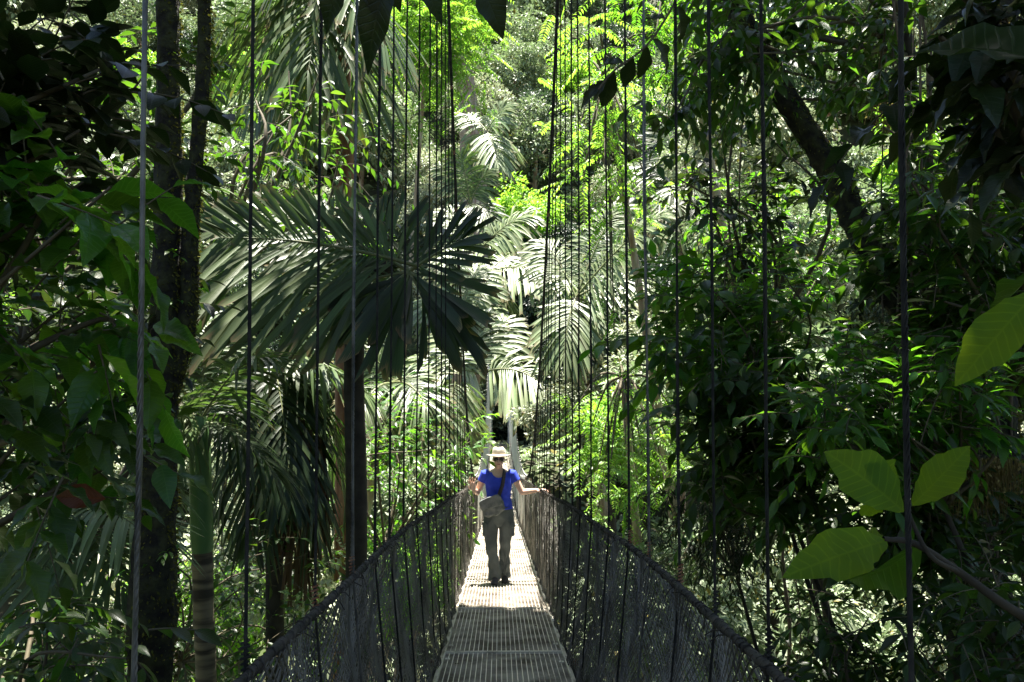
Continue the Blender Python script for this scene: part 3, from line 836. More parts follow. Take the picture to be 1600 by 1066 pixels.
# shoulder bag hanging at her hip (its own thing)
bag = thing('shoulder_bag', 'grey canvas messenger bag slung across the walking person on a dark strap', 'bag', W3((-.09, -.17, 1.0)))
BA = math.radians(20)
def bp(u, v, w): # bag plane: u right, v up, w out
    cu, su = math.cos(BA), math.sin(BA)
    return (-.085 + u * cu - v * su, -.168 - w, 1.005 + u * su + v * cu)
bb = SB()
rings = []
th = np.linspace(0, 2 * math.pi, 24, endpoint=False)
for w, s_ in ((-.045, .80), (-.04, .95), (-.01, 1.0), (.025, .98), (.042, .88), (.047, .7)):
    rings.append(np.array([bp(.148 * s_ * np.sign(np.cos(t)) * abs(np.cos(t)) ** .55, -.01 + .118 * s_ * np.sign(np.sin(t)) * abs(np.sin(t)) ** .6 * (1 - .12 * np.sign(np.sin(t)) * 1), w) for t in th]))
bb.rings(rings)
bo = bb.build('bag_body', M['bag'], bag, .006, 4, lambda l: .005 * np.sin(l[:, 0] * 48 + l[:, 2] * 24) + .003 * np.sin(l[:, 2] * 80))
fb = SB(); rings = []
for w, s_ in ((.036, .99), (.046, 1.0), (.054, .99), (.058, .93)):
    rings.append(np.array([bp(.146 * s_ * np.sign(np.cos(t)) * abs(np.cos(t)) ** .55, .045 + (.066 if np.sin(t) > 0 else .075) * s_ * np.sign(np.sin(t)) * abs(np.sin(t)) ** .6 + (-.022 * np.cos(t) if np.sin(t) < 0 else 0), w) for t in th]))
fb.rings(rings)
fl = fb.build('bag_flap', M['bag'], bag, .005, 2, lambda l: .003 * np.sin(l[:, 0] * 60 + l[:, 2] * 20))
bz = MB(); c = bp(.0, .0, .060); tube(bz, [W3(c), W3((c[0], c[1] - .006, c[2]))], .009, 10); bz.build('buckle', M['metal'], fl)
st = MB()
path = curve([bp(.118, .07, .0), (.02, -.158, 1.17), (.045, -.150, 1.24), (.062, -.115, 1.33), (.072, -.045, 1.407), (.075, .03, 1.405), (.05, .11, 1.33), (-.05, .13, 1.15), (-.155, .09, 1.05), (-.19, -.04, 1.02), bp(-.135, .04, .0)], 60)
T = nrm(np.gradient(path, axis=0)); ctr = np.array([0, .0, 1.15])
out_ = nrm((path - ctr) * np.array([1, 1, .35])); wd = nrm(np.cross(T, out_)); out_ = np.cross(wd, T)
X = np.stack([path - wd * .024 + out_ * 0, path + wd * .024, path + wd * .024 + out_ * .005, path - wd * .024 + out_ * .005], 1)
Q = [(i * 4 + j, i * 4 + (j + 1) % 4, (i + 1) * 4 + (j + 1) % 4, (i + 1) * 4 + j) for i in range(59) for j in range(4)]
st.add([W3(p) for p in X.reshape(-1, 3)], Q)
st.build('strap', M['strap'], bag)

# ================================================================== VEGETATION
UP = np.array([0, 0, 1.0])
# ---- distant crowns: clumps of small leaves on a few shared meshes
def crown_mesh(name, mat, r, h, n_cl, n_leaf, ls, seed, tp='small', flat=.6, clump=.33, droop=.3):
    g_ = np.random.default_rng(seed)
    mb = MB()
    cs = []
    while len(cs) < n_cl:
        q = g_.uniform(-1, 1, 3)
        rr0 = np.linalg.norm(q)
        if .45 < rr0 < 1 and q[2] > -.55: cs.append(q * np.array([r, r, h]))
    cs = np.array(cs)
    cr = r * clump * g_.uniform(.6, 1.25, n_cl)
    per = int(n_leaf / n_cl)
    for c, rad in zip(cs, cr):
        d = nrm(g_.normal(0, 1, (per, 3)) + np.array([0, 0, .35]))
        rr1 = rad * g_.uniform(.55, 1.05, per)
        O = c + d * rr1[:, None] * np.array([1, 1, flat])
        D = nrm(d + g_.normal(0, .45, (per, 3)) - np.array([0, 0, droop]))
        U = nrm(d * .5 + UP + g_.normal(0, .24, (per, 3)))
        put_leaves(mb, tp, O, D, U, ls * g_.uniform(.6, 1.35, per))
    return mb.mesh(name, mat)

def limb_mesh(name, mat, h, r, seed, spread, nl=5):
    g_ = np.random.default_rng(seed); mb = MB()
    tr_ = curve([(0, 0, -1.5), (g_.normal(0, .15), g_.normal(0, .15), h * .35), (g_.normal(0, .3), g_.normal(0, .3), h * .75), (g_.normal(0, .3), g_.normal(0, .3), h * 1.05)], 14)
    tube(mb, tr_, np.linspace(r * 1.35, r * .35, 14), 8)
    for i in range(nl):
        a0 = tr_[g_.integers(6, 12)]; an = g_.uniform(0, 6.28); e = a0 + np.array([math.cos(an) * spread, math.sin(an) * spread, g_.uniform(.3, .9) * spread])
        tube(mb, curve([a0, (a0 + e) / 2 + [0, 0, -.15 * spread], e], 7), np.linspace(r * .45, r * .08, 7), 5)
    return mb.mesh(name, mat)

KINDS = []
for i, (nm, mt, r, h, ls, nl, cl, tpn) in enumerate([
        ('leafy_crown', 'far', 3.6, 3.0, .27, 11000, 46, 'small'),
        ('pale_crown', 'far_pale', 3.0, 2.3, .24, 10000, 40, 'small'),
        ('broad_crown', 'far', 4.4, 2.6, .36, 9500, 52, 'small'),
        ('shaded_crown', 'far_shaded', 3.2, 3.0, .24, 9500, 40, 'small'),
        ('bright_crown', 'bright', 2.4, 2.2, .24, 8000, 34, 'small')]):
    me = crown_mesh(nm, M[mt], r, h, cl, nl, ls, 20 + i, tpn)
    tm = limb_mesh('trunk', M['bark_pale'] if i in (0, 2) else M['bark_dark'], 5.2, .2, 40 + i, r * .55)
    KINDS.append((me, tm, r, h))

def crown_tree(kind, x, y, rz, sc, label, cat, group, name, zoff=0.0, proto={}):
    me, tm, r, h = KINDS[kind]
    z = float(gz(x, y)) + zoff
    t = thing(name, label, cat, (x, y, z), group)
    t.rotation_euler = (0, 0, rz); t.scale = (sc, sc, sc)
    c = bpy.data.objects.new('crown', me); C.objects.link(c); c.parent = t; c.location = (0, 0, 5.0)
    k = bpy.data.objects.new('trunk', tm); C.objects.link(k); k.parent = t
    return t

r_ = np.random.default_rng(99)
def region(x, y):
    px = 781 + F * x / y
    return 'left' if px < 560 else ('right' if px > 1000 else 'middle')
LB = {0: 'leafy mid green tree', 1: 'pale yellowish tree in sun', 2: 'broad larger leafed tree', 3: 'dark tree with shade put in its leaf colour', 4: 'bright lime tree'}
def where(x, y):
    q = region(x, y)
    band = 'at the foot of the far hillside' if y < 50 else ('halfway up the far hillside' if y < 75 else 'high on the far hillside')
    return ' ' + band + {'left': ', left of the bridge', 'right': ', right of the cables', 'middle': ', above the bridge end'}[q]
rows = [(34, 3.6, .62), (38.5, 4.0, .7), (43, 4.3, .8), (48, 4.6, .9), (53, 4.8, 1.0), (58.5, 5.0, 1.05), (64, 5.2, 1.1), (70, 5.6, 1.15), (77, 6.0, 1.25), (86, 6.6, 1.35), (96, 8, 1.5), (108, 9, 1.8)]
for y, st, sc in rows:
    half = y * .70 + 5
    for x in np.arange(-half, half, st):
        xx = x + r_.normal(0, .9); yy = y + r_.normal(0, 1.3)
        if y < 51 and abs(xx) < 5.8: continue
        k = int(r_.choice([0, 1, 2, 3, 4], p=[.34, .27, .19, .13, .07]))
        px = 781 + F * xx / yy
        if y < 56 and 830 < px < 1010: k = 3  # centre gap trees get the leaf colour with painted shade
        crown_tree(k, xx, yy, r_.uniform(0, 6.28), sc * r_.uniform(.8, 1.15), LB[k] + where(xx, yy), 'tree', 'trees covering the far hillside', 'forest_tree', -2.2 * sc)

# undergrowth over the gorge and slopes
mb = MB()
n = 42000
uy = r_.uniform(1, 1, n); 
ux = r_.uniform(-1, 1, n); uy = 3.5 + 60 * r_.random(n) ** 1.15
ux = ux * (uy * .72 + 3)
keep = ~((np.abs(ux) < 1.0) & (uy < 3))
ux, uy = ux[keep], uy[keep]
uz = gz(ux, uy) + r_.uniform(0, .5, len(ux))
D = nrm(np.stack([r_.normal(0, 1, len(ux)), r_.normal(0, 1, len(ux)), r_.uniform(-.1, .9, len(ux))], -1))
put_leaves(mb, 'small', np.stack([ux, uy, uz], -1), D, nrm(UP + r_.normal(0, .3, (len(ux), 3))), r_.uniform(.18, .5, len(ux)) * (1 + uy / 60))
o = mb.build('undergrowth', M['far']); o['kind'] = 'stuff'; o['label'] = 'low leafy undergrowth covering the gorge slopes'; o['category'] = 'undergrowth'

# ---- sprays: twigs with leaves, in world space
def spray(tw, lf, tip, root, n_tw, rad, ls, tp, g_, droop=.35, per=9, lift=0.0, twr=.004, w=1.0):
    """leafy twigs around `tip`, growing away from `root`"""
    tip = np.asarray(tip, float); ax = nrm(tip - np.asarray(root, float))
    O, D, U, S = [], [], [], []
    for i in range(n_tw):
        a0 = tip + g_.normal(0, .28 * rad, 3) - ax * rad * .5
        d = nrm(ax * .7 + g_.normal(0, .75, 3) + UP * lift)
        L_ = rad * g_.uniform(.6, 1.25)
        k = 7; t = np.linspace(0, 1, k)[:, None]
        pts = a0 + d * t * L_ + np.array([0, 0, -1]) * droop * L_ * t ** 2
        tube(tw, pts, np.linspace(twr, twr * .4, k), 4)
        tn = nrm(np.gradient(pts, axis=0))
        side0 = nrm(np.cross(tn[3], UP) + 1e-4)
        for j in range(per):
            u = .12 + .88 * j / (per - 1) if per > 1 else 1.0
            q = u * (k - 1); i0 = min(int(q), k - 2); p = pts[i0] + (pts[i0 + 1] - pts[i0]) * (q - i0)
            sg = 1 if j % 2 else -1
            dd = nrm(tn[i0] * (.55 if j < per - 1 else 1.5) + side0 * sg * .8 + g_.normal(0, .22, 3) + np.array([0, 0, -.15 - droop * .45]))
            O.append(p); D.append(dd); U.append(nrm(UP + g_.normal(0, .28, 3))); S.append(ls * g_.uniform(.65, 1.2) * (1.05 - .25 * u))
    put_leaves(lf, tp, O, D, U, S, np.full(len(O), w))

def leafy(name, label, cat, base, targets, mat, tp, ls, n_tw=9, rad=.45, per=9, droop=.35, trunk_r=.03, seed=0, group=None, lift=0., w=1.0, limb_r=None, bark='twig', crook=.3, mid_up=.1, trunkpts=None):
    g_ = np.random.default_rng(seed + 1000)
    base = np.asarray(base, float)
    t = thing(name, label, cat, base, group)
    ctr = np.mean([q[0] if isinstance(q, tuple) else q for q in targets], axis=0)
    hub = base * .22 + ctr * .78
    tb, lf, tw = MB(), MB(), MB()
    if trunkpts is None:
        trunkpts = curve([base, base * .6 + hub * .4 + g_.normal(0, .06, 3), hub], 10)
    tube(tb, trunkpts, np.linspace(trunk_r, trunk_r * .5, len(trunkpts)), 8)
    hub = np.asarray(trunkpts[-1]); hub2 = np.asarray(trunkpts[int(len(trunkpts) * .6)])
    limb_r = limb_r or trunk_r * .45
    for q in targets:
        q, m = q if isinstance(q, tuple) else (q, 1.0)
        s0 = hub if np.linalg.norm(q - hub) < np.linalg.norm(q - hub2) else hub2
        L_ = np.linalg.norm(q - s0)
        c = curve([s0, s0 * .6 + q * .4 + g_.normal(0, crook * L_ * .5, 3) + UP * mid_up * L_, q], 10)
        tube(tw, c, np.linspace(limb_r, max(.003, limb_r * .25), 10), 5)
        spray(tw, lf, q, c[6], max(1, int(n_tw * m)), rad, ls, tp, g_, droop, per, lift, w=w)
        if L_ > rad * 2.2:
            spray(tw, lf, c[6], c[3], max(1, int(n_tw * m * .5)), rad * .8, ls, tp, g_, droop, per, lift, w=w)
    tb.build('trunk', M[bark], t); tw.build('branches', M['twig'], t); lf.build('leaves', M[mat], t)
    return t

def scat(px0, px1, py0, py1, d0, d1, n, seed):
    g_ = np.random.default_rng(seed)
    nx = max(1, int(round(math.sqrt(n * (px1 - px0) / max(1, (py1 - py0)))))); nyy = max(1, int(math.ceil(n / nx)))
    out = []
    for i in range(nx):
        for j in range(nyy):
            out.append(P(px0 + (px1 - px0) * (i + g_.random()) / nx, py0 + (py1 - py0) * (j + g_.random()) / nyy, g_.uniform(d0, d1)))
    return out

def under(p, dx=0, dy=0):
    return G(p[0] + dx, p[1] + dy)

# ------------------------------------------------ LEFT: near shrubs
T_ = scat(-60, 190, 40, 220, 2.3, 3.1, 9, 1)
leafy('broadleaf_tree', 'nearly black leafy branches in the top left corner beside the tall mossy trunk', 'tree', G(-3.4, 1.6), T_, 'near_shaded', 'round', .13, 7, .32, 8, .2, .05, 1)
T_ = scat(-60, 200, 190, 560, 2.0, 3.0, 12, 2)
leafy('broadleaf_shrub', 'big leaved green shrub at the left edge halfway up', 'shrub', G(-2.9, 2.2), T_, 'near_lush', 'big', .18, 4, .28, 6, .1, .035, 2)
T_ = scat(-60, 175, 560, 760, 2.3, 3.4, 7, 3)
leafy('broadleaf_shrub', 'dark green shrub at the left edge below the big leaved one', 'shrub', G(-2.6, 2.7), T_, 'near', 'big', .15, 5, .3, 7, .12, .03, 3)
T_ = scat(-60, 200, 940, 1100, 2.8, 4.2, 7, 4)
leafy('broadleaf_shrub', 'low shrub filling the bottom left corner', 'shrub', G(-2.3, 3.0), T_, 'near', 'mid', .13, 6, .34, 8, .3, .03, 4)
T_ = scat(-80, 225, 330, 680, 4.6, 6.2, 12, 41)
leafy('broadleaf_tree', 'dark tree filling the left edge behind the big leaved shrubs', 'tree', G(-4.6, 4.8), T_, 'near_shaded', 'mid', .17, 9, .5, 9, .25, .07, 41, bark='bark_dark')
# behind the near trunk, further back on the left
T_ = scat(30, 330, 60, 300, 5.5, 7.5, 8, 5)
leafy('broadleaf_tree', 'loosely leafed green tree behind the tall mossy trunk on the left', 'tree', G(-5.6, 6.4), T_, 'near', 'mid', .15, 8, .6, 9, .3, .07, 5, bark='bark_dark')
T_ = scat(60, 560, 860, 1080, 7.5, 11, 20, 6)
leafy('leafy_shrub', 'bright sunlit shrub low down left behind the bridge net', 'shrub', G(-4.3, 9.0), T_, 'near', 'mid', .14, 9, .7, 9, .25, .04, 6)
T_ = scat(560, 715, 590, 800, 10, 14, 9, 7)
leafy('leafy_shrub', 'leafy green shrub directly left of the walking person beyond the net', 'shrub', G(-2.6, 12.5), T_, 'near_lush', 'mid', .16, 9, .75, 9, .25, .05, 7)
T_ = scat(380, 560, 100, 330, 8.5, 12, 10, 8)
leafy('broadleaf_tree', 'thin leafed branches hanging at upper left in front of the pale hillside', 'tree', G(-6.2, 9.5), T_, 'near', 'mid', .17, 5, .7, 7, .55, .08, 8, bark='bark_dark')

# mossy trunk with its second stem
def mossy(name, label, pts, radii, stem=None, stemr=None, seed=0, crown=None):
    t = thing(name, label, 'tree', pts[0])
    g_ = np.random.default_rng(seed)
    mb, ms = MB(), MB()
    for q, (pp, rr0) in enumerate(((pts, radii), (stem, stemr))):
        if pp is None: continue
        c = curve(pp, 90); rad = np.interp(np.linspace(0, 1, 90), np.linspace(0, 1, len(rr0)), rr0) * (1 + g_.normal(0, .05, 90))
        b2 = MB(); tube(b2, c, rad, 14)
        V = b2.v[0].astype(float); cc = np.repeat(c, 14, axis=0)
        V = cc + (V - cc) * (1 + .10 * np.sin(np.tile(np.arange(14), 90) * 1.8 + cc[:, 2] * 1.5) + g_.normal(0, .05, len(V)))[:, None]
        b2.v[0] = V.astype(np.float32)
        b2.build('trunk' if q == 0 else 'side_stem', M['bark'], t)
        k = int(5200 * np.mean(rr0) / .1)
        ii = g_.integers(0, 90, k); an = g_.normal(0, 1.1, k)
        dirn = np.stack([np.cos(an), np.sin(an) * .9, np.zeros(k)], -1)
        O = c[ii] + dirn * rad[ii][:, None] * 1.02 + g_.normal(0, .02, (k, 3)) * np.array([0, 0, 1.5])
        put_leaves(ms, 'quad', O, nrm(dirn * .8 + g_.normal(0, .6, (k, 3)) - UP * .5), nrm(dirn + g_.normal(0, .4, (k, 3))), g_.uniform(.008, .034, k))
    ms.build('moss', M['moss'], t)
    ep, et = MB(), MB()
    c = curve(pts, 90)
    for _ in range(26):
        p = c[g_.integers(8, 70)] + np.array([g_.normal(.03, .08), -.08, 0])
        spray(et, ep, p + g_.normal(0, .05, 3), p + [-.3, .2, -.2], 2, .16, .06, 'mid', g_, .5, 5, twr=.002)
    ep.build('climbing_leaves', M['near_lush'], t)
    if crown is not None:
        for (c, r, h, n, ls, sd) in crown:
            bm_ = MB()
            me = crown_mesh('crown', M['canopy'], r, h, 40, n, ls, sd, 'small', .6, .36)
            o = bpy.data.objects.new('crown', me); C.objects.link(o); o.parent = t
            o.location = Vector(c) - t.location
    return t
b0 = P(225, 1150, 4.6)
b0 = G(b0[0], b0[1]) - [0, 0, .3]
mossy('mossy_tree', 'tall dark mossy trunk with a second stem at the left', [b0, P(235, 1040, 4.7), P(248, 700, 4.85), P(262, 350, 5.0), P(262, 0, 5.1), P(255, -500, 5.3), P(300, -1200, 5.6)], [.18, .14, .098, .08, .072, .065, .05],
      [P(262, 640, 4.9), P(293, 500, 4.95), P(298, 350, 5.0), P(318, 100, 5.1), P(318, -150, 5.2), P(330, -700, 5.4)], [.04, .052, .048, .045, .042, .03], 3,
      crown=[((-3.4, 1.2, 9.2), 4.0, 1.6, 5000, .34, 71)])
for (tx, ty, cz, r, sd, lab) in ((-7.5, -1.5, 9.6, 4.8, 72, 'tall tree left of the bridge landing whose crown closes overhead'), (4.8, -2.2, 9.4, 4.6, 73, 'tall tree right of the bridge landing whose crown closes overhead'),
                       (9.2, 6.0, 9.8, 4.4, 74, 'tall tree on the right slope whose crown closes overhead'), (-11.8, 9.0, 10.2, 4.2, 75, 'tall tree on the left slope whose crown closes overhead')):
    t = thing('canopy_tree', lab, 'tree', G(tx, ty))
    tb = MB(); tube(tb, curve([G(tx, ty) - [0, 0, .4], (tx + .2, ty, 3), (tx * .9, ty, cz)], 16), np.linspace(.24, .1, 16), 10); tb.build('trunk', M['bark_dark'], t)
    me = crown_mesh('crown', M['canopy'], r, 1.6, 30, 3800, .38, sd, 'small', .6, .36)
    o = bpy.data.objects.new('crown', me); C.objects.link(o); o.parent = t; o.location = Vector((tx * .8, ty, cz)) - t.location
# ------------------------------------------------ PALMS
def palm(name, label, crown, trunk_pts, trunk_r, fr, mat='palm', bark='bark_dark', dead=0, shaft=None, group=None, **kw):
    crown = np.asarray(crown, float)
    base = trunk_pts[0] if trunk_pts is not None else G(crown[0], crown[1])
    t = thing(name, label, 'palm', base, group)
    if trunk_pts is None: trunk_pts = [base - [0, 0, .3], base * .5 + crown * .5 + [.1, 0, 0], crown]
    tb = MB(); c = curve(trunk_pts, 60)
    rad = np.linspace(trunk_r * 1.15, trunk_r * .85, 60) * (1 + .05 * (np.arange(60) % 5 == 0))
    tube(tb, c, rad, 12); tb.build('trunk', M[bark], t)
    for i, f in enumerate(fr):
        k2 = dict(kw); k2.update(f[3] if len(f) > 3 else {})
        lf, rc = MB(), MB()
        m2 = k2.pop('mat', mat)
        frond(lf, rc, f[0], f[1], f[2], seed=hash((round(float(crown[0]), 2), i)) % 100000, **k2)
        fo_ = lf.build('frond', M[m2], t)
        rc.build('stalk', M['rachis'], fo_)
    return t

# hero palm: long leaning frond to the left, fan of leaflets coloured dark as silhouettes to the right
HC = P(640, 425, 8.3)
trk = [G(*(P(556, 900, 8.4)[:2])) - [0, 0, .3], P(557, 800, 8.4), P(553, 560, 8.4), P(565, 440, 8.4), P(615, 415, 8.35)]
lt = dict(ragged=True, lw=.085, llen=.95, n=24, droop=.28, rr=.022, fan=1.2, start=.08)
palm('stilt_palm', 'big palm left of the bridge with wide ragged leaflets and a dark ringed trunk', HC, trk, .105, [
    (P(650, 415, 8.2), P(345, 372, 7.5), .08, dict(up=(0, -1, .22), ang0=52, ang1=40, llen=1.32, droop=.12, n=50, lw=.066, upside=.5, start=.1)),
    (HC, P(395, 330, 8.4), .10, dict(up=(.0, -.8, .6), ang0=50, ang1=30, llen=.95, droop=.2, n=24, lw=.06, upside=.6)),
    (HC, P(480, 365, 8.9), .12, dict(ang0=75, ang1=50, up=(0, -1, .1), llen=.62, droop=.08, lw=.055)),
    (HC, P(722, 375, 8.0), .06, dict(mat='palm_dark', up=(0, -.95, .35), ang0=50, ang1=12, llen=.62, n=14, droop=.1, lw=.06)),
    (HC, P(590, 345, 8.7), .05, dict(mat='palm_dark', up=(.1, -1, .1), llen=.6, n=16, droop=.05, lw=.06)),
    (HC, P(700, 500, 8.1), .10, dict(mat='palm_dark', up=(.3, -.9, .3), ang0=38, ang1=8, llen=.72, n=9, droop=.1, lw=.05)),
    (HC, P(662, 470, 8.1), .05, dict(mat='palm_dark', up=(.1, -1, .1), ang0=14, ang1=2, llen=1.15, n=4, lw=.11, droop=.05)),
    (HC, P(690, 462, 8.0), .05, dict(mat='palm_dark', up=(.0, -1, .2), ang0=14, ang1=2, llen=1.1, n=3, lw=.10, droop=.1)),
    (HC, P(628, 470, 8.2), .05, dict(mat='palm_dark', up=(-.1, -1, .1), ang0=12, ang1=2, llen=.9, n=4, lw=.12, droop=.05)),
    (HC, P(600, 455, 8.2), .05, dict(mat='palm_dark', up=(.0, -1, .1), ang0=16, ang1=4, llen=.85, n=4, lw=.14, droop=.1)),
    (HC, P(500, 470, 8.2), .10, dict(up=(0, -.95, .3), ang0=38, ang1=20, llen=.95, n=16, droop=.12, lw=.075)),
    (HC, P(690, 370, 8.9), .05, dict(mat='palm_dark', up=(0, -1, .2), llen=.55, n=12, droop=.05, lw=.06)),
], 'palm', **lt)

# drooping palm lower left
DC = P(425, 560, 9.0)
fr = []
g5 = np.random.default_rng(12)
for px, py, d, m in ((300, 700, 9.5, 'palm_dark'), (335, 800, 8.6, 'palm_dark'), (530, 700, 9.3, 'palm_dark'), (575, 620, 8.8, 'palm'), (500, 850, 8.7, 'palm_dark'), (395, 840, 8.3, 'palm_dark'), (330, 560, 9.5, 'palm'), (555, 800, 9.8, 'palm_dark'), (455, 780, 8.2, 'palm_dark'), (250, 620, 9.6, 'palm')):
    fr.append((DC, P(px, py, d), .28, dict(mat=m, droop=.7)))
DB = G(DC[0] + .1, DC[1])
drp = palm('drooping_palm', 'dark palm with drooping fronds and hanging dead leaves at lower left', DC, [DB - [0, 0, .3], DB * .5 + DC * .5, DC], .10, fr, 'palm_dark', llen=.62, lw=.05, n=26, ang0=70, ang1=25)
for (px, py0, py1, wpx, d) in ((465, 690, 930, 26, 8.8), (412, 640, 840, 16, 8.9), (500, 700, 860, 14, 9.1)):
    mb = MB()
    for k in range(60):
        a = P(px + g5.normal(0, wpx * .3), py0 + g5.uniform(-40, 30), d + g5.normal(0, .05)); e = P(px + g5.normal(0, wpx * .75), py1 + g5.uniform(-80, 20), d + g5.normal(0, .1))
        c = curve([a, (a + e) / 2 + g5.normal(0, .03, 3), e], 6)
        w = g5.uniform(.006, .02)
        X = np.stack([c - [w, 0, 0], c + [w, g5.normal(0, w), 0]], 1); mb.add(X.reshape(-1, 3), [(i * 2, i * 2 + 1, i * 2 + 3, i * 2 + 2) for i in range(5)])
    o = mb.build('dead_fronds', M['dead'], drp)

# green-shafted palm
SC_ = P(313, 700, 7.0)
SB_ = G(*(P(325, 1100, 7.1)[:2])) - [0, 0, .3]
gp = thing('green_palm', 'slender palm with a smooth green shaft between the mossy trunk and the net', 'palm', SB_)
tb = MB(); c = curve([SB_, P(322, 1060, 7.05), P(318, 960, 7.0), P(316, 862, 7.0)], 40); tube(tb, c, .088 * (1 + .09 * (np.arange(40) % 6 == 0)), 14); tb.build('trunk', M['ring_bark'], gp)
tb = MB(); c = curve([P(316, 863, 7.0), P(314, 780, 7.0), P(312, 690, 7.0), P(312, 650, 7.0)], 30); tube(tb, c, np.interp(np.linspace(0, 1, 30), [0, .1, .6, 1], [.086, .098, .09, .055]), 16); tb.build('crownshaft', M['shaft'], gp)
for k, (px, py, d, m) in enumerate(((120, 560, 7.6, 'palm'), (60, 700, 7.2, 'palm'), (420, 560, 6.6, 'palm'), (430, 740, 6.9, 'palm_dark'), (230, 800, 6.6, 'palm'), (330, 480, 7.8, 'palm'), (170, 640, 6.4, 'palm'), (370, 640, 7.9, 'palm_dark'))):
    lf, rc = MB(), MB()
    frond(lf, rc, P(312, 660, 7.0), P(px, py, d), .3, 30, .5, .035, .5, seed=300 + k)
    o = lf.build('frond', M[m], gp); rc.build('stalk', M['rachis'], o)

# low palm at the far left
LC = P(90, 800, 5.6)
palm('low_palm', 'low palm with arching grey green fronds at the left below the dark shrub', LC, None, .07,
     [(LC, P(px, py, d), .25, dict(mat=m)) for px, py, d, m in ((240, 850, 5.2, 'palm_pale'), (200, 940, 5.0, 'palm'), (60, 960, 5.2, 'palm'), (-40, 900, 5.6, 'palm'), (260, 760, 6.0, 'palm'), (150, 660, 6.2, 'palm'), (0, 680, 6.2, 'palm'))], 'palm', llen=.5, lw=.032, n=24, droop=.5)
# feathery palm behind the left shrubs
BC = P(210, 330, 9.5)
palm('feathery_palm', 'feathery palm in sun behind the left shrubs and mossy trunk', BC, None, .1,
     [(BC, P(px, py, d), .22, dict(mat=m)) for px, py, d, m in ((40, 290, 9.0, 'palm'), (30, 420, 9.5, 'palm'), (110, 520, 9.0, 'palm'), (250, 500, 9.2, 'palm'), (340, 420, 9.8, 'palm'), (350, 300, 10, 'palm'), (120, 200, 10, 'palm'), (290, 190, 9.8, 'palm'))], 'palm', llen=.7, lw=.04, n=28, droop=.4)
# reddish trunk palm high at left centre
RC = P(520, -60, 13)
palm('red_trunk_palm', 'tall palm with a reddish trunk left of centre, fronds hanging from the top edge', RC, [G(*(P(540, 600, 13)[:2])), P(540, 420, 13), P(537, 160, 13), RC], .15,
     [(RC, P(px, py, d), .12, dict(mat='palm')) for px, py, d in ((400, 160, 12), (450, 250, 12.2), (480, 120, 11.6), (370, 20, 12.4), (560, 160, 12.3), (600, 60, 12.4), (500, 200, 13.6), (420, 80, 13.8), (350, 120, 13))], 'palm', 'bark_red', llen=1.0, lw=.07, n=26, droop=.6, ragged=True)

# background palms (each placed by its real distance)
def bgp(name, label, cpx, cpy, d, fr, mat='palm_pale', **kw):
    c = P(cpx, cpy, d)
    k = dict(llen=1.2, lw=.10, n=42, up=(0, -.55, .83), droop=.45, ragged=True, rr=.035, start=.12); k.update(kw)
    sx = 0
    if abs(c[0]) < 3.2 and d < 47: sx = (-3.4 - c[0]) if cpx < 790 else (3.4 - c[0])
    b_ = G(c[0] + sx, c[1] + .5)
    tp_ = [b_ - [0, 0, .3], b_ * .5 + c * .5 + [sx * .3, 0, 0], c]
    return palm(name, label, c, tp_, .13, [(c, P(a[0], a[1], d + (a[2] if len(a) > 2 else 0)), a[3] if len(a) > 3 else .22, a[4] if len(a) > 4 else {}) for a in fr], mat, 'bark_pale', group='pale palms along the gorge', **k)
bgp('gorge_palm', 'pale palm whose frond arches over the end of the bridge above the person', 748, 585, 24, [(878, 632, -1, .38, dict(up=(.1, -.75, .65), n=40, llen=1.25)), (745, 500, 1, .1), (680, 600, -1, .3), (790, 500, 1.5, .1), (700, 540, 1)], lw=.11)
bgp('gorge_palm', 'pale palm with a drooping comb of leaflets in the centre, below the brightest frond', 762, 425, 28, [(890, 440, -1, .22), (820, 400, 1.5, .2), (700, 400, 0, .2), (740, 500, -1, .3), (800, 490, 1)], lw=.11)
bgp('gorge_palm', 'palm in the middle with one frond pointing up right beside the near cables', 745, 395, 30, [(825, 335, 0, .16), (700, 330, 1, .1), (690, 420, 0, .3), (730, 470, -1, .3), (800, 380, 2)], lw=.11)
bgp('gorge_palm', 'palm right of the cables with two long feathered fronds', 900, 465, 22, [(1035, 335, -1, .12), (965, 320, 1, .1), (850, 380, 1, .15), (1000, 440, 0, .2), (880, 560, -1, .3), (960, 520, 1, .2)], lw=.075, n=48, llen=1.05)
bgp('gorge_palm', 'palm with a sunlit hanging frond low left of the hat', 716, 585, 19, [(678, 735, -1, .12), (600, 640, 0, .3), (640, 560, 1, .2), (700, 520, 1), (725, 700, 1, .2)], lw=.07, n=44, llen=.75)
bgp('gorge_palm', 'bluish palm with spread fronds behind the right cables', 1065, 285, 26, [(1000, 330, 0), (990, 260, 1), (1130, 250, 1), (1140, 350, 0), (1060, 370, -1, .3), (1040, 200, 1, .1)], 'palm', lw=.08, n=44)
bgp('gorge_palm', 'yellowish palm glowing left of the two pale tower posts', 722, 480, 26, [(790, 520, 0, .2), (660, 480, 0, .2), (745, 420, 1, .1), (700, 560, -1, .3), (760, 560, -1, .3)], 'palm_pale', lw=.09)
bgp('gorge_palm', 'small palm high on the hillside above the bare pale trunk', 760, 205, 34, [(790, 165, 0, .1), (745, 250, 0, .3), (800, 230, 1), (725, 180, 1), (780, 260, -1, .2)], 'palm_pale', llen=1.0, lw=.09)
bgp('gorge_palm', 'palm with upright fronds on the slope between cables and pale trunk', 735, 320, 32, [(690, 260, 0, .1), (720, 240, 0, .1), (760, 270, 0), (770, 350, -1, .3), (700, 370, -1, .3)], 'palm', llen=1.0, lw=.08)
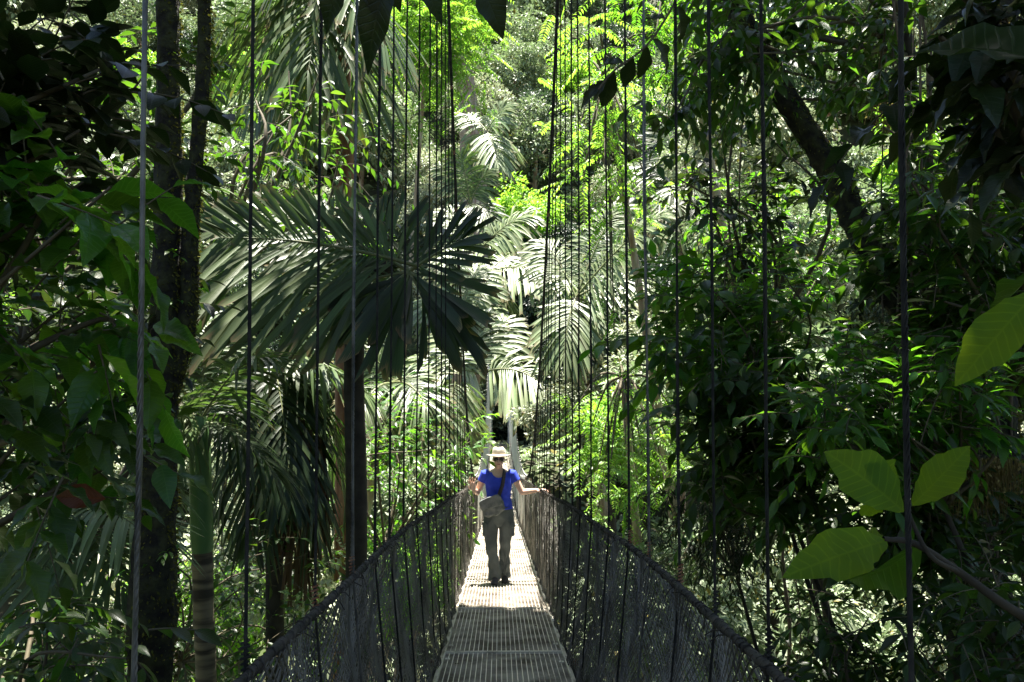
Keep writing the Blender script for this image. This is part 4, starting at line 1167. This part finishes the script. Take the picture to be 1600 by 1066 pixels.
bgp('gorge_palm', 'palm low at the left behind the dark drooping palm', 610, 600, 15, [(585, 560, 0), (650, 590, 0), (670, 640, -1, .3), (560, 650, -1, .3), (630, 680, 0, .2)], 'palm', llen=.7, lw=.06)

# ------------------------------------------------ feather-leaved bright trees (pinnate leaves)
def pinnate(name, label, base, tips, seed, mat='bright', leaf=.12, nl=12, flen=.55, nf=9, trunk=None):
    g_ = np.random.default_rng(seed)
    t = thing(name, label, 'tree', base)
    tb, tw, lf = MB(), MB(), MB()
    hub = np.mean([q[0] for q in tips], axis=0) + [0, .6, 1.2]
    if trunk is None: trunk = [np.asarray(base) - [0, 0, .3], np.asarray(base) * .5 + hub * .5 + [.2, .3, 0], hub]
    tc = curve(trunk, 20); tube(tb, tc, np.linspace(.14, .05, 20), 8)
    for q, rad in tips:
        c = curve([tc[-1], (tc[-1] + q) / 2 + [0, 0, .3], q], 10); tube(tw, c, np.linspace(.03, .008, 10), 5)
        O, D, U, S = [], [], [], []
        for f in range(int(nf * (rad / .6) ** 2)):
            s0 = q + g_.normal(0, rad * .45, 3)
            dd = nrm(g_.normal(0, 1, 3) * [1, 1, .4] - UP * .35)
            L_ = flen * g_.uniform(.7, 1.2)
            tt = np.linspace(0, 1, 7)[:, None]
            pts = s0 + dd * tt * L_ - UP * .28 * L_ * tt ** 2
            tube(tw, pts, .004, 3)
            T2 = nrm(np.gradient(pts, axis=0)); sd = nrm(np.cross(T2[3], UP))
            for j in range(nl):
                u = .1 + .9 * j / (nl - 1); qi = u * 6; i0 = min(5, int(qi)); p = pts[i0] + (pts[i0 + 1] - pts[i0]) * (qi - i0)
                for sg in (-1, 1):
                    O.append(p); D.append(nrm(T2[i0] * .35 + sd * sg + g_.normal(0, .1, 3) - UP * .2)); U.append(UP + g_.normal(0, .15, 3)); S.append(leaf * (1 - .45 * abs(u - .45)) * g_.uniform(.85, 1.1))
        put_leaves(lf, 'lance', O, D, U, S, np.full(len(O), 1.35))
    tb.build('trunk', M['bark_pale'], t); tw.build('branches', M['twig'], t); lf.build('leaves', M[mat], t)
    return t
tips = [(q, 1.3) for q in scat(600, 745, -40, 110, 24, 28, 13, 31)] + [(P(700, 150, 25), .8), (P(640, 200, 25), .7)]
pinnate('feather_leaved_tree', 'lime green feather leaved tree hanging in at the top centre left', G(-5.0, 28), tips, 31, leaf=.2, flen=.95)
tips = [(q, .6) for q in scat(885, 1015, 30, 330, 12, 14.5, 18, 32)] + [(P(955, 470, 12.5), .35), (P(985, 400, 12.6), .3), (P(960, 540, 12.6), .22)]
pinnate('feather_leaved_tree', 'lime green feather leaved tree hanging behind the right cables', G(4.2, 15.0), tips, 33)
tips = [(q, .6) for q in scat(895, 1060, 600, 800, 12, 15, 15, 34)]
pinnate('feather_leaved_tree', 'glowing yellow green feathery shrub low right of the person', G(2.6, 14.0), tips, 35, nf=10)
tips = [(q, .8) for q in scat(990, 1150, -60, 110, 11, 14, 9, 36)]
pinnate('feather_leaved_tree', 'green feather leaved branches at the top right of centre', G(5.6, 13.5), tips, 37, mat='near_lush')
# pale bare trunk on the hillside
tb_ = P(742, 330, 51)
t = thing('pale_trunk_tree', 'big pale brown trunk with moss standing on the hillside above centre', 'tree', G(tb_[0], tb_[1]))
mb = MB(); c = curve([G(tb_[0], tb_[1]) - [0, 0, .5], P(740, 265, 51), P(733, 190, 51), P(728, 140, 51), P(715, 20, 51)], 40)
tube(mb, c, np.interp(np.linspace(0, 1, 40), [0, .5, 1], [.95, .72, .5]) * (1 + .06 * np.sin(np.arange(40) * 1.7)), 14); mb.build('trunk', M['bark_pale'], t)
me = crown_mesh('crown', M['far'], 4.6, 3.0, 30, 8000, .36, 91); o = bpy.data.objects.new('crown', me); C.objects.link(o); o.parent = t; o.location = Vector(P(715, -10, 51)) - t.location

# bushes, the dark ones with shade put in their colour, in the centre gap and at the end of the bridge
def mid(kind, px, py, d, sc, label, name='gorge_tree', cat='tree', group=None):
    p = P(px, py, d); z = p[2] - 5 * sc
    me, tm, r, h = KINDS[kind]
    zz = float(gz(p[0], p[1]))
    t = thing(name, label, cat, (p[0], p[1], zz), group); t.rotation_euler = (0, 0, px * .37)
    c = bpy.data.objects.new('crown', me); C.objects.link(c); c.parent = t; c.scale = (sc, sc, sc); c.location = Vector((0, 0, p[2] - zz))
    mb = MB(); hh = max(.5, p[2] - zz); tube(mb, [(0, 0, -.4), (.1, 0, hh * .5), (0, 0, hh)], [.16 * sc + .05, .12 * sc + .04, .06], 8)
    k = link('trunk', mb.mesh('trunk', M['bark_dark'])); k.parent = t
    return t
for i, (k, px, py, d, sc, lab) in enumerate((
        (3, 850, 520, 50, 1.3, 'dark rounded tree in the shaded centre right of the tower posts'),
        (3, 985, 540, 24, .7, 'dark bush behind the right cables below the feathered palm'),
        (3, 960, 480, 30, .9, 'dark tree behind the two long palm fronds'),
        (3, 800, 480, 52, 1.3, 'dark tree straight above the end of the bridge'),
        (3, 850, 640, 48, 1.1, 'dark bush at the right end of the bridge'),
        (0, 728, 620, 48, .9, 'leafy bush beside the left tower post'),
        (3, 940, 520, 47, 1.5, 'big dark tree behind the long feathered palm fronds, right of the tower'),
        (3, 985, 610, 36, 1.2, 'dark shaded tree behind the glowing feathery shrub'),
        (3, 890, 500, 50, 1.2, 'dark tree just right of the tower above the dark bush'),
        (0, 625, 760, 19, .5, 'bush left of the person beyond the net, lower down'),
        (1, 905, 650, 22, .5, 'pale flowering bush behind the cables right of the person'),
        (4, 1010, 690, 17, .55, 'bright bush on the right behind the glowing feathery one'),
        (1, 1080, 560, 20, .6, 'pale sunlit bush right of the cables at mid height'),
        (0, 1150, 640, 16, .6, 'leafy sunlit bush behind the dark shrub on the right'),
        (1, 1290, 880, 14, .5, 'pale sunlit bush low on the right beneath the lianas'),
        (0, 1210, 960, 12, .5, 'sunlit bush at the bottom right behind the net'),
        (1, 1400, 980, 15, .5, 'sunlit bush in the bottom right background'),
        (0, 1060, 960, 14, .5, 'sunlit bush seen through the right net'),
        (4, 640, 900, 14, .5, 'sunlit bush seen through the left net'),
        (1, 440, 900, 13, .5, 'pale sunlit bush low left behind the dead palm leaves'),
        (4, 330, 940, 14, .5, 'bright bush behind the green shafted palm'),
        (4, 1480, 260, 19, .7, 'sunlit yellow green tree behind the far right vines'),
        (0, 1250, 420, 18, .6, 'sunlit leafy tree behind the leaning mossy limb'),
        (1, 1180, 230, 22, .7, 'pale sunlit tree behind the leaning mossy limb, higher up'))):
    mid(k, px, py, d, sc, lab)

# ------------------------------------------------ RIGHT
# leaning mossy limb
Lp = [G(3.9, 6.4) - [0, 0, .3], P(1480, 640, 6.9), P(1372, 420, 7.0), P(1300, 270, 7.1), P(1215, 130, 7.2), P(1120, -80, 7.3), P(1060, -500, 7.4)]
mossy('leaning_tree', 'dark mossy tree leaning to the left across the right half', Lp, [.2, .16, .12, .11, .10, .09, .06], None, None, 9, crown=[((3.6, 6.8, 9.2), 3.0, 1.3, 3600, .34, 77), ((.0, 1.6, 10.8), 2.1, 1.0, 7000, .34, 78), ((.0, 4.7, 10.9), 1.9, .9, 7000, .34, 79), ((.0, 8.3, 10.9), 1.85, .9, 7000, .34, 80)])  # path crowns added out of view, floating unattached, to shade the deck
RS = [
 # name, label, base, rect (px0,px1,py0,py1), depths, n targets, mat, template, leaf size, twigs, rad, per, droop
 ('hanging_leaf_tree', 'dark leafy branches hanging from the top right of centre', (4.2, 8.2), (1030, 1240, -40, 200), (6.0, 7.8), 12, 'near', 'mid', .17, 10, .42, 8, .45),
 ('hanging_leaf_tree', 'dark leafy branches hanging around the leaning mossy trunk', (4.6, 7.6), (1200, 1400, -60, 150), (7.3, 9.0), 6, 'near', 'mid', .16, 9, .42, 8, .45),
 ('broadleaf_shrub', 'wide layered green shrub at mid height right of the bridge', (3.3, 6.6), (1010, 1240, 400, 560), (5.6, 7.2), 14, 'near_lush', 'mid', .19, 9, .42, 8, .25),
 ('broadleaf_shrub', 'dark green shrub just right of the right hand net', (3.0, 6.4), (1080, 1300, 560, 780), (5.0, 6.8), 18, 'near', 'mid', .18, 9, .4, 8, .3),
 ('broadleaf_shrub', 'small leaved dark bush hanging low beside the right net', (2.8, 7.4), (1040, 1190, 700, 880), (6.6, 8.0), 14, 'near_shaded', 'lance', .10, 12, .4, 12, .6),
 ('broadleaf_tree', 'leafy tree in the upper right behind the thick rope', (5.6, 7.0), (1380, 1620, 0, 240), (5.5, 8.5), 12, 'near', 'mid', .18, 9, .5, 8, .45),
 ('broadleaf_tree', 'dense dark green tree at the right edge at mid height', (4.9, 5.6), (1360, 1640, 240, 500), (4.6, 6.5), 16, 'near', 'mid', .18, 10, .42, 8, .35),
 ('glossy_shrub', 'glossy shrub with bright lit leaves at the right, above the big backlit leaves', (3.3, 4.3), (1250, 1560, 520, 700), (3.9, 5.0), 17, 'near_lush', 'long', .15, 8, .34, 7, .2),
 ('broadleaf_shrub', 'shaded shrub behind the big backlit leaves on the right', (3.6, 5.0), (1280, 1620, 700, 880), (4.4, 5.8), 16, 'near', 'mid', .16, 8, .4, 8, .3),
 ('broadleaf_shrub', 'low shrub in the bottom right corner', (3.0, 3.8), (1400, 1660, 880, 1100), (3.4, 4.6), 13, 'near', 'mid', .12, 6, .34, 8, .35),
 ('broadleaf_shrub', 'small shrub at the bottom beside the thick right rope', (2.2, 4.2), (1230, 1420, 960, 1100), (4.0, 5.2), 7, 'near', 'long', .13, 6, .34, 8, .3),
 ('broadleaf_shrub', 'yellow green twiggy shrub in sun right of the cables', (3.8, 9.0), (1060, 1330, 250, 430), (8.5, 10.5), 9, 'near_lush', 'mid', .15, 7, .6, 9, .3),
 ('broadleaf_tree', 'dark leafed tree between the right cables and the leaning mossy trunk', (4.4, 9.4), (1050, 1230, 190, 400), (7.6, 9.2), 7, 'near_shaded', 'mid', .18, 8, .5, 8, .4),
 ('broadleaf_tree', 'black green tree behind the glossy shrub on the far right', (5.6, 7.6), (1340, 1640, 330, 620), (6.8, 8.4), 12, 'near_shaded', 'mid', .18, 9, .6, 9, .4),
 ('broadleaf_tree', 'very dark leaves hanging in the top right corner close by', (3.2, 2.4), (1420, 1640, -60, 90), (2.2, 2.8), 6, 'near_shaded', 'big', .2, 4, .3, 6, .4),
]
for i, (nm, lab, (bx, by), (a, b_, c_, d_), (e, f), n, mt, tp, ls, ntw, rd, per, dr) in enumerate(RS):
    tp2 = None
    if nm == 'hanging_leaf_tree':
        bx += 1.6; g0 = G(bx, by)
        tp2 = curve([g0 - [0, 0, .3], P(1440, 420, by + .4), P(1420, 60, by + .2), P(1290 + 60 * i, -230, by)], 12)
    leafy(nm, lab, 'tree' if 'tree' in nm else 'shrub', G(bx, by), scat(a, b_, c_, d_, e, f, n, 60 + i), mt, tp, ls, ntw, rd, per, dr, .07 if 'tree' in nm else .03, 60 + i, bark='bark_dark', trunkpts=tp2)

# far right: old tree with hanging roots and moss
Rb = G(5.6, 5.4)
mossy('rooted_tree', 'old mossy trunk at the far right hung with roots and moss', [Rb - [0, 0, .3], P(1590, 800, 6.0), P(1560, 500, 6.2), P(1575, 200, 6.4), P(1540, -100, 6.6), P(1500, -600, 6.8)], [.26, .2, .17, .16, .14, .1], None, None, 21)
g6 = np.random.default_rng(61)
def liana(name, label, pts, r, mat='vine', group=None, cat='vine'):
    mb = MB(); c = curve(pts, 40); tube(mb, c, r * (1 + .18 * np.sin(np.arange(40) * 1.3 + r * 900)), 6)
    return tag(mb.build(name, M[mat], None), label, cat, group)
for i in range(44):
    px = g6.uniform(1385, 1600); d = g6.uniform(5.2, 7.6)
    ya, yb = g6.uniform(-60, 250), g6.uniform(300, 900)
    liana('hanging_root', 'thin aerial root hanging among the tangle at the far right', [P(px, ya, d), P(px + g6.normal(0, 12), ya * .6 + yb * .4, d), P(px + g6.normal(0, 22), yb, d + g6.normal(0, .2))], g6.uniform(.004, .011), group='hanging roots at the far right')
for (px, y0, y1, d, r, lab) in ((1142, 190, 560, 8.6, .014, 'upper twisted liana right of the cables behind the leaves'), (1160, 120, 700, 9.0, .010, 'thin liana just right of the twisted one'), (1228, 760, 1080, 9.4, .022, 'thick dark liana at bottom right beyond the net'),
                               (1245, 740, 1080, 9.6, .008, 'thin dark liana beside the thick one at bottom right'), (1262, 700, 1000, 8.0, .006, 'hair thin liana low right, rightmost of three'), (1075, 210, 330, 9.0, .01, 'short reddish stem near the feathery palm on the right'),
                               (1090, 90, 640, 9.0, .006, 'fine liana between the cables and the twisted liana')):
    liana('liana', lab, [P(px + 4, y0, d), P(px - 5, y0 * .65 + y1 * .35, d + .1), P(px + 6, y0 * .3 + y1 * .7, d), P(px, y1, d)], r)
# moss clump
def moss_clump(px, py, d, w, h, n, label):
    mb = MB(); g_ = np.random.default_rng(int(px))
    for k in range(n):
        a = P(px + g_.normal(0, w * .4), py + abs(g_.normal(0, h * .1)), d + g_.normal(0, .08)); L_ = h / F * d * g_.uniform(.3, 1.1)
        e = a + [g_.normal(0, .02), g_.normal(0, .02), -L_]
        tube(mb, curve([a, (a + e) / 2 + g_.normal(0, .012, 3), e], 5), np.linspace(.003, .0012, 5), 3)
    k = n * 4
    u = g_.random(k)
    O = np.array([P(px + g_.normal(0, w * .38), py + h * .75 * q ** 1.6, d + g_.normal(0, .09)) for q in u])
    put_leaves(mb, 'quad', O, nrm(g_.normal(0, .7, (k, 3)) - UP), nrm(g_.normal(0, 1, (k, 3))), g_.uniform(.01, .035, k))
    return tag(mb.build('moss_clump', M['hanging_moss']), label, 'moss')
moss_clump(1530, 715, 4.6, 75, 85, 300, 'brown shaggy moss clump hanging at the right edge below the glossy shrub')
moss_clump(1558, 30, 5.6, 30, 60, 90, 'small moss tuft hanging at the top right')
moss_clump(1400, 160, 6.2, 60, 60, 90, 'sparse moss on the twigs in the upper right')
liana('mossy_branch', 'mossy branch carrying the brown moss clump at the right edge', [P(1660, 690, 4.7), P(1560, 712, 4.65), P(1500, 722, 4.6), P(1440, 705, 4.7)], .02, 'bark', cat='branch')
liana('dead_branch', 'bare dead branch slanting in the upper right tangle', [P(1450, 135, 6.0), P(1475, 100, 6.0), P(1510, 80, 6.1), P(1600, 60, 6.2)], .018, cat='branch')

TP['big_round'] = ovate(16, .5, .16, .22, .8, .10, .5)
v_ = TP['big_round'][0]; v_[:, 1] *= 1 + .05 * np.sin(v_[:, 0] * 31) + .03 * np.sin(v_[:, 0] * 57)   # gnawed, uneven margins
# big backlit leaves close to the camera at the right, on their branch
t = thing('big_leaf_branch', 'close branch with big backlit yellow green leaves at the lower right', 'branch', P(1700, 1010, 1.7))
mb = MB()
tube(mb, curve([P(1700, 1015, 1.75), P(1590, 958, 1.7), P(1500, 895, 1.66), P(1430, 850, 1.62), P(1380, 842, 1.6)], 24), np.linspace(.012, .005, 24), 8)
tube(mb, curve([P(1500, 895, 1.66), P(1455, 870, 1.6), P(1425, 815, 1.6), P(1420, 790, 1.6)], 12), np.linspace(.006, .003, 12), 6)
mb.build('stem', M['bark_dark'], t)
def leaf1(a, b_, d0, d1, w, up, mat, par, droop=None, tp=None):
    tp = tp or ('big_round' if mat == 'big' else 'big')
    A, B = P(*a, d0), P(*b_, d1); L_ = np.linalg.norm(B - A)
    m_ = MB(); put_leaves(m_, tp, [A], [B - A], [up], [L_], np.array([w])); return m_.build('leaf', M[mat], par)
leaf1((1385, 845), (1255, 880), 1.6, 1.45, .75, (.25, -.75, .6), 'big', t)
leaf1((1412, 800), (1305, 700), 1.6, 1.62, 1.35, (.3, -1, .2), 'big', t)
leaf1((1350, 725), (1415, 775), 1.63, 1.66, 1.5, (.1, -1, .3), 'big', t)
leaf1((1425, 790), (1515, 700), 1.6, 1.55, .95, (-.3, -1, .3), 'big', t)
leaf1((1380, 840), (1290, 835), 1.62, 1.8, .8, (0, -.6, .8), 'big', t)
leaf1((1440, 850), (1310, 960), 1.64, 1.9, .6, (0, -.9, .3), 'near', t)
leaf1((1372, 775), (1350, 815), 1.62, 1.66, 1.2, (0, -1, .1), 'big', t)
t = thing('big_leaf_twig', 'close twig with big pale green leaves at the right edge at mid height', 'branch', P(1700, 400, 1.5))
mb = MB(); tube(mb, curve([P(1720, 380, 1.5), P(1650, 420, 1.5), P(1612, 440, 1.5)], 10), np.linspace(.006, .003, 10), 6); mb.build('stem', M['twig'], t)
leaf1((1625, 450), (1495, 590), 1.5, 1.5, .8, (-.5, -1, .4), 'big', t)
leaf1((1640, 420), (1530, 465), 1.5, 1.7, .6, (-.2, -.5, .9), 'near', t)
leaf1((1650, 100), (1430, 30), 1.7, 1.9, .8, (-.2, -.8, .5), 'near_shaded', t)
# close twig at the top, silhouette put into the leaf colour
t = thing('overhead_twig', 'dark close twig with a few big leaves hanging at the top centre left', 'branch', P(640, -80, 2.4))
mb = MB(); tube(mb, curve([P(560, -90, 2.4), P(640, -60, 2.4), P(720, -45, 2.4), P(780, -30, 2.4)], 14), .004, 6); mb.build('stem', M['twig'], t)
for a, b_, w in (((748, -32), (790, 50), 1.1), ((650, -55), (690, 25), .9), ((610, -60), (562, 100), .7), ((600, -60), (625, 10), 1.0), ((540, -60), (500, 40), .9), ((575, -50), (590, 30), .9)):
    leaf1(a, b_, 2.4, 2.4, w, (0, -1, .3), 'near_shaded', t)
t = thing('right_cable_twig', 'dark leafy twig hanging in front of the right cables in the upper half', 'branch', P(1040, 60, 3.4))
mb = MB(); tube(mb, curve([P(1090, -60, 3.4), P(1020, 60, 3.4), P(960, 110, 3.4), P(935, 140, 3.4)], 14), .005, 6); mb.build('stem', M['twig'], t)
for a, b_, w in (((950, 125), (905, 170), .9), ((945, 130), (880, 178), .7), ((960, 110), (930, 195), .9), ((990, 90), (965, 160), .9), ((1010, 70), (1000, 150), .8), ((1020, 60), (1070, 130), .8), ((975, 100), (915, 90), .8), ((1040, 30), (990, 20), .8), ((1060, 10), (1080, 90), .9)):
    b_ = (a[0] + (b_[0] - a[0]) * .75, a[1] + (b_[1] - a[1]) * .75)
    leaf1(a, b_, 3.4, 3.4 + .1, w, (.1, -1, .4), 'near_shaded', t)
# yellow-green leaf beside the rope, orange leaf in the left shrub
t = thing('seedling_twig', 'small twig with two bright leaves in front of the mossy trunk', 'branch', P(235, 520, 3.6))
mb = MB(); tube(mb, [P(232, 540, 3.6), P(236, 515, 3.6), P(245, 508, 3.6)], .003, 5); mb.build('stem', M['twig'], t)
leaf1((240, 508), (290, 515), 3.6, 3.5, 1.1, (0, -.6, .8), 'near_lush', t); leaf1((245, 515), (310, 535), 3.6, 3.5, 1.0, (0, -.6, .8), 'near_lush', t)
mb = MB(); put_leaves(mb, 'big', [P(165, 780, 2.6)], [P(70, 770, 2.6) - P(165, 780, 2.6)], [(0, -1, .4)], [.19], np.array([.9]))
M['orange'] = leaf_mat('orange_leaf', (.11, .045, .015), (.14, .05, .01), .4, .5, .1, .3, 1.0)
tag(mb.build('dying_leaf', M['orange']), 'orange brown dying leaf caught in the lower left shrub', 'leaf')

for (x, y, an, lab) in ((-.30, 4.9, .3, 'dry leaf on the grating at the left edge, nearest the camera'), (-.33, 5.9, 2.1, 'dry curled leaf on the grating a panel further on at the left'), (.28, 7.3, 1.2, 'small dry leaf at the right of the grating before the person'), (.1, 8.9, 4.0, 'tiny dry leaf on the grating just before the feet')):
    mb = MB(); put_leaves(mb, 'mid', [(x, y, float(dz(y)) + .012)], [(math.cos(an), math.sin(an), -.13 * math.sin(an))], [(0, .13, 1)], [.07], np.array([.8]))
    tag(mb.build('fallen_leaf', M['dead']), lab, 'leaf', 'dry leaves fallen on the deck')
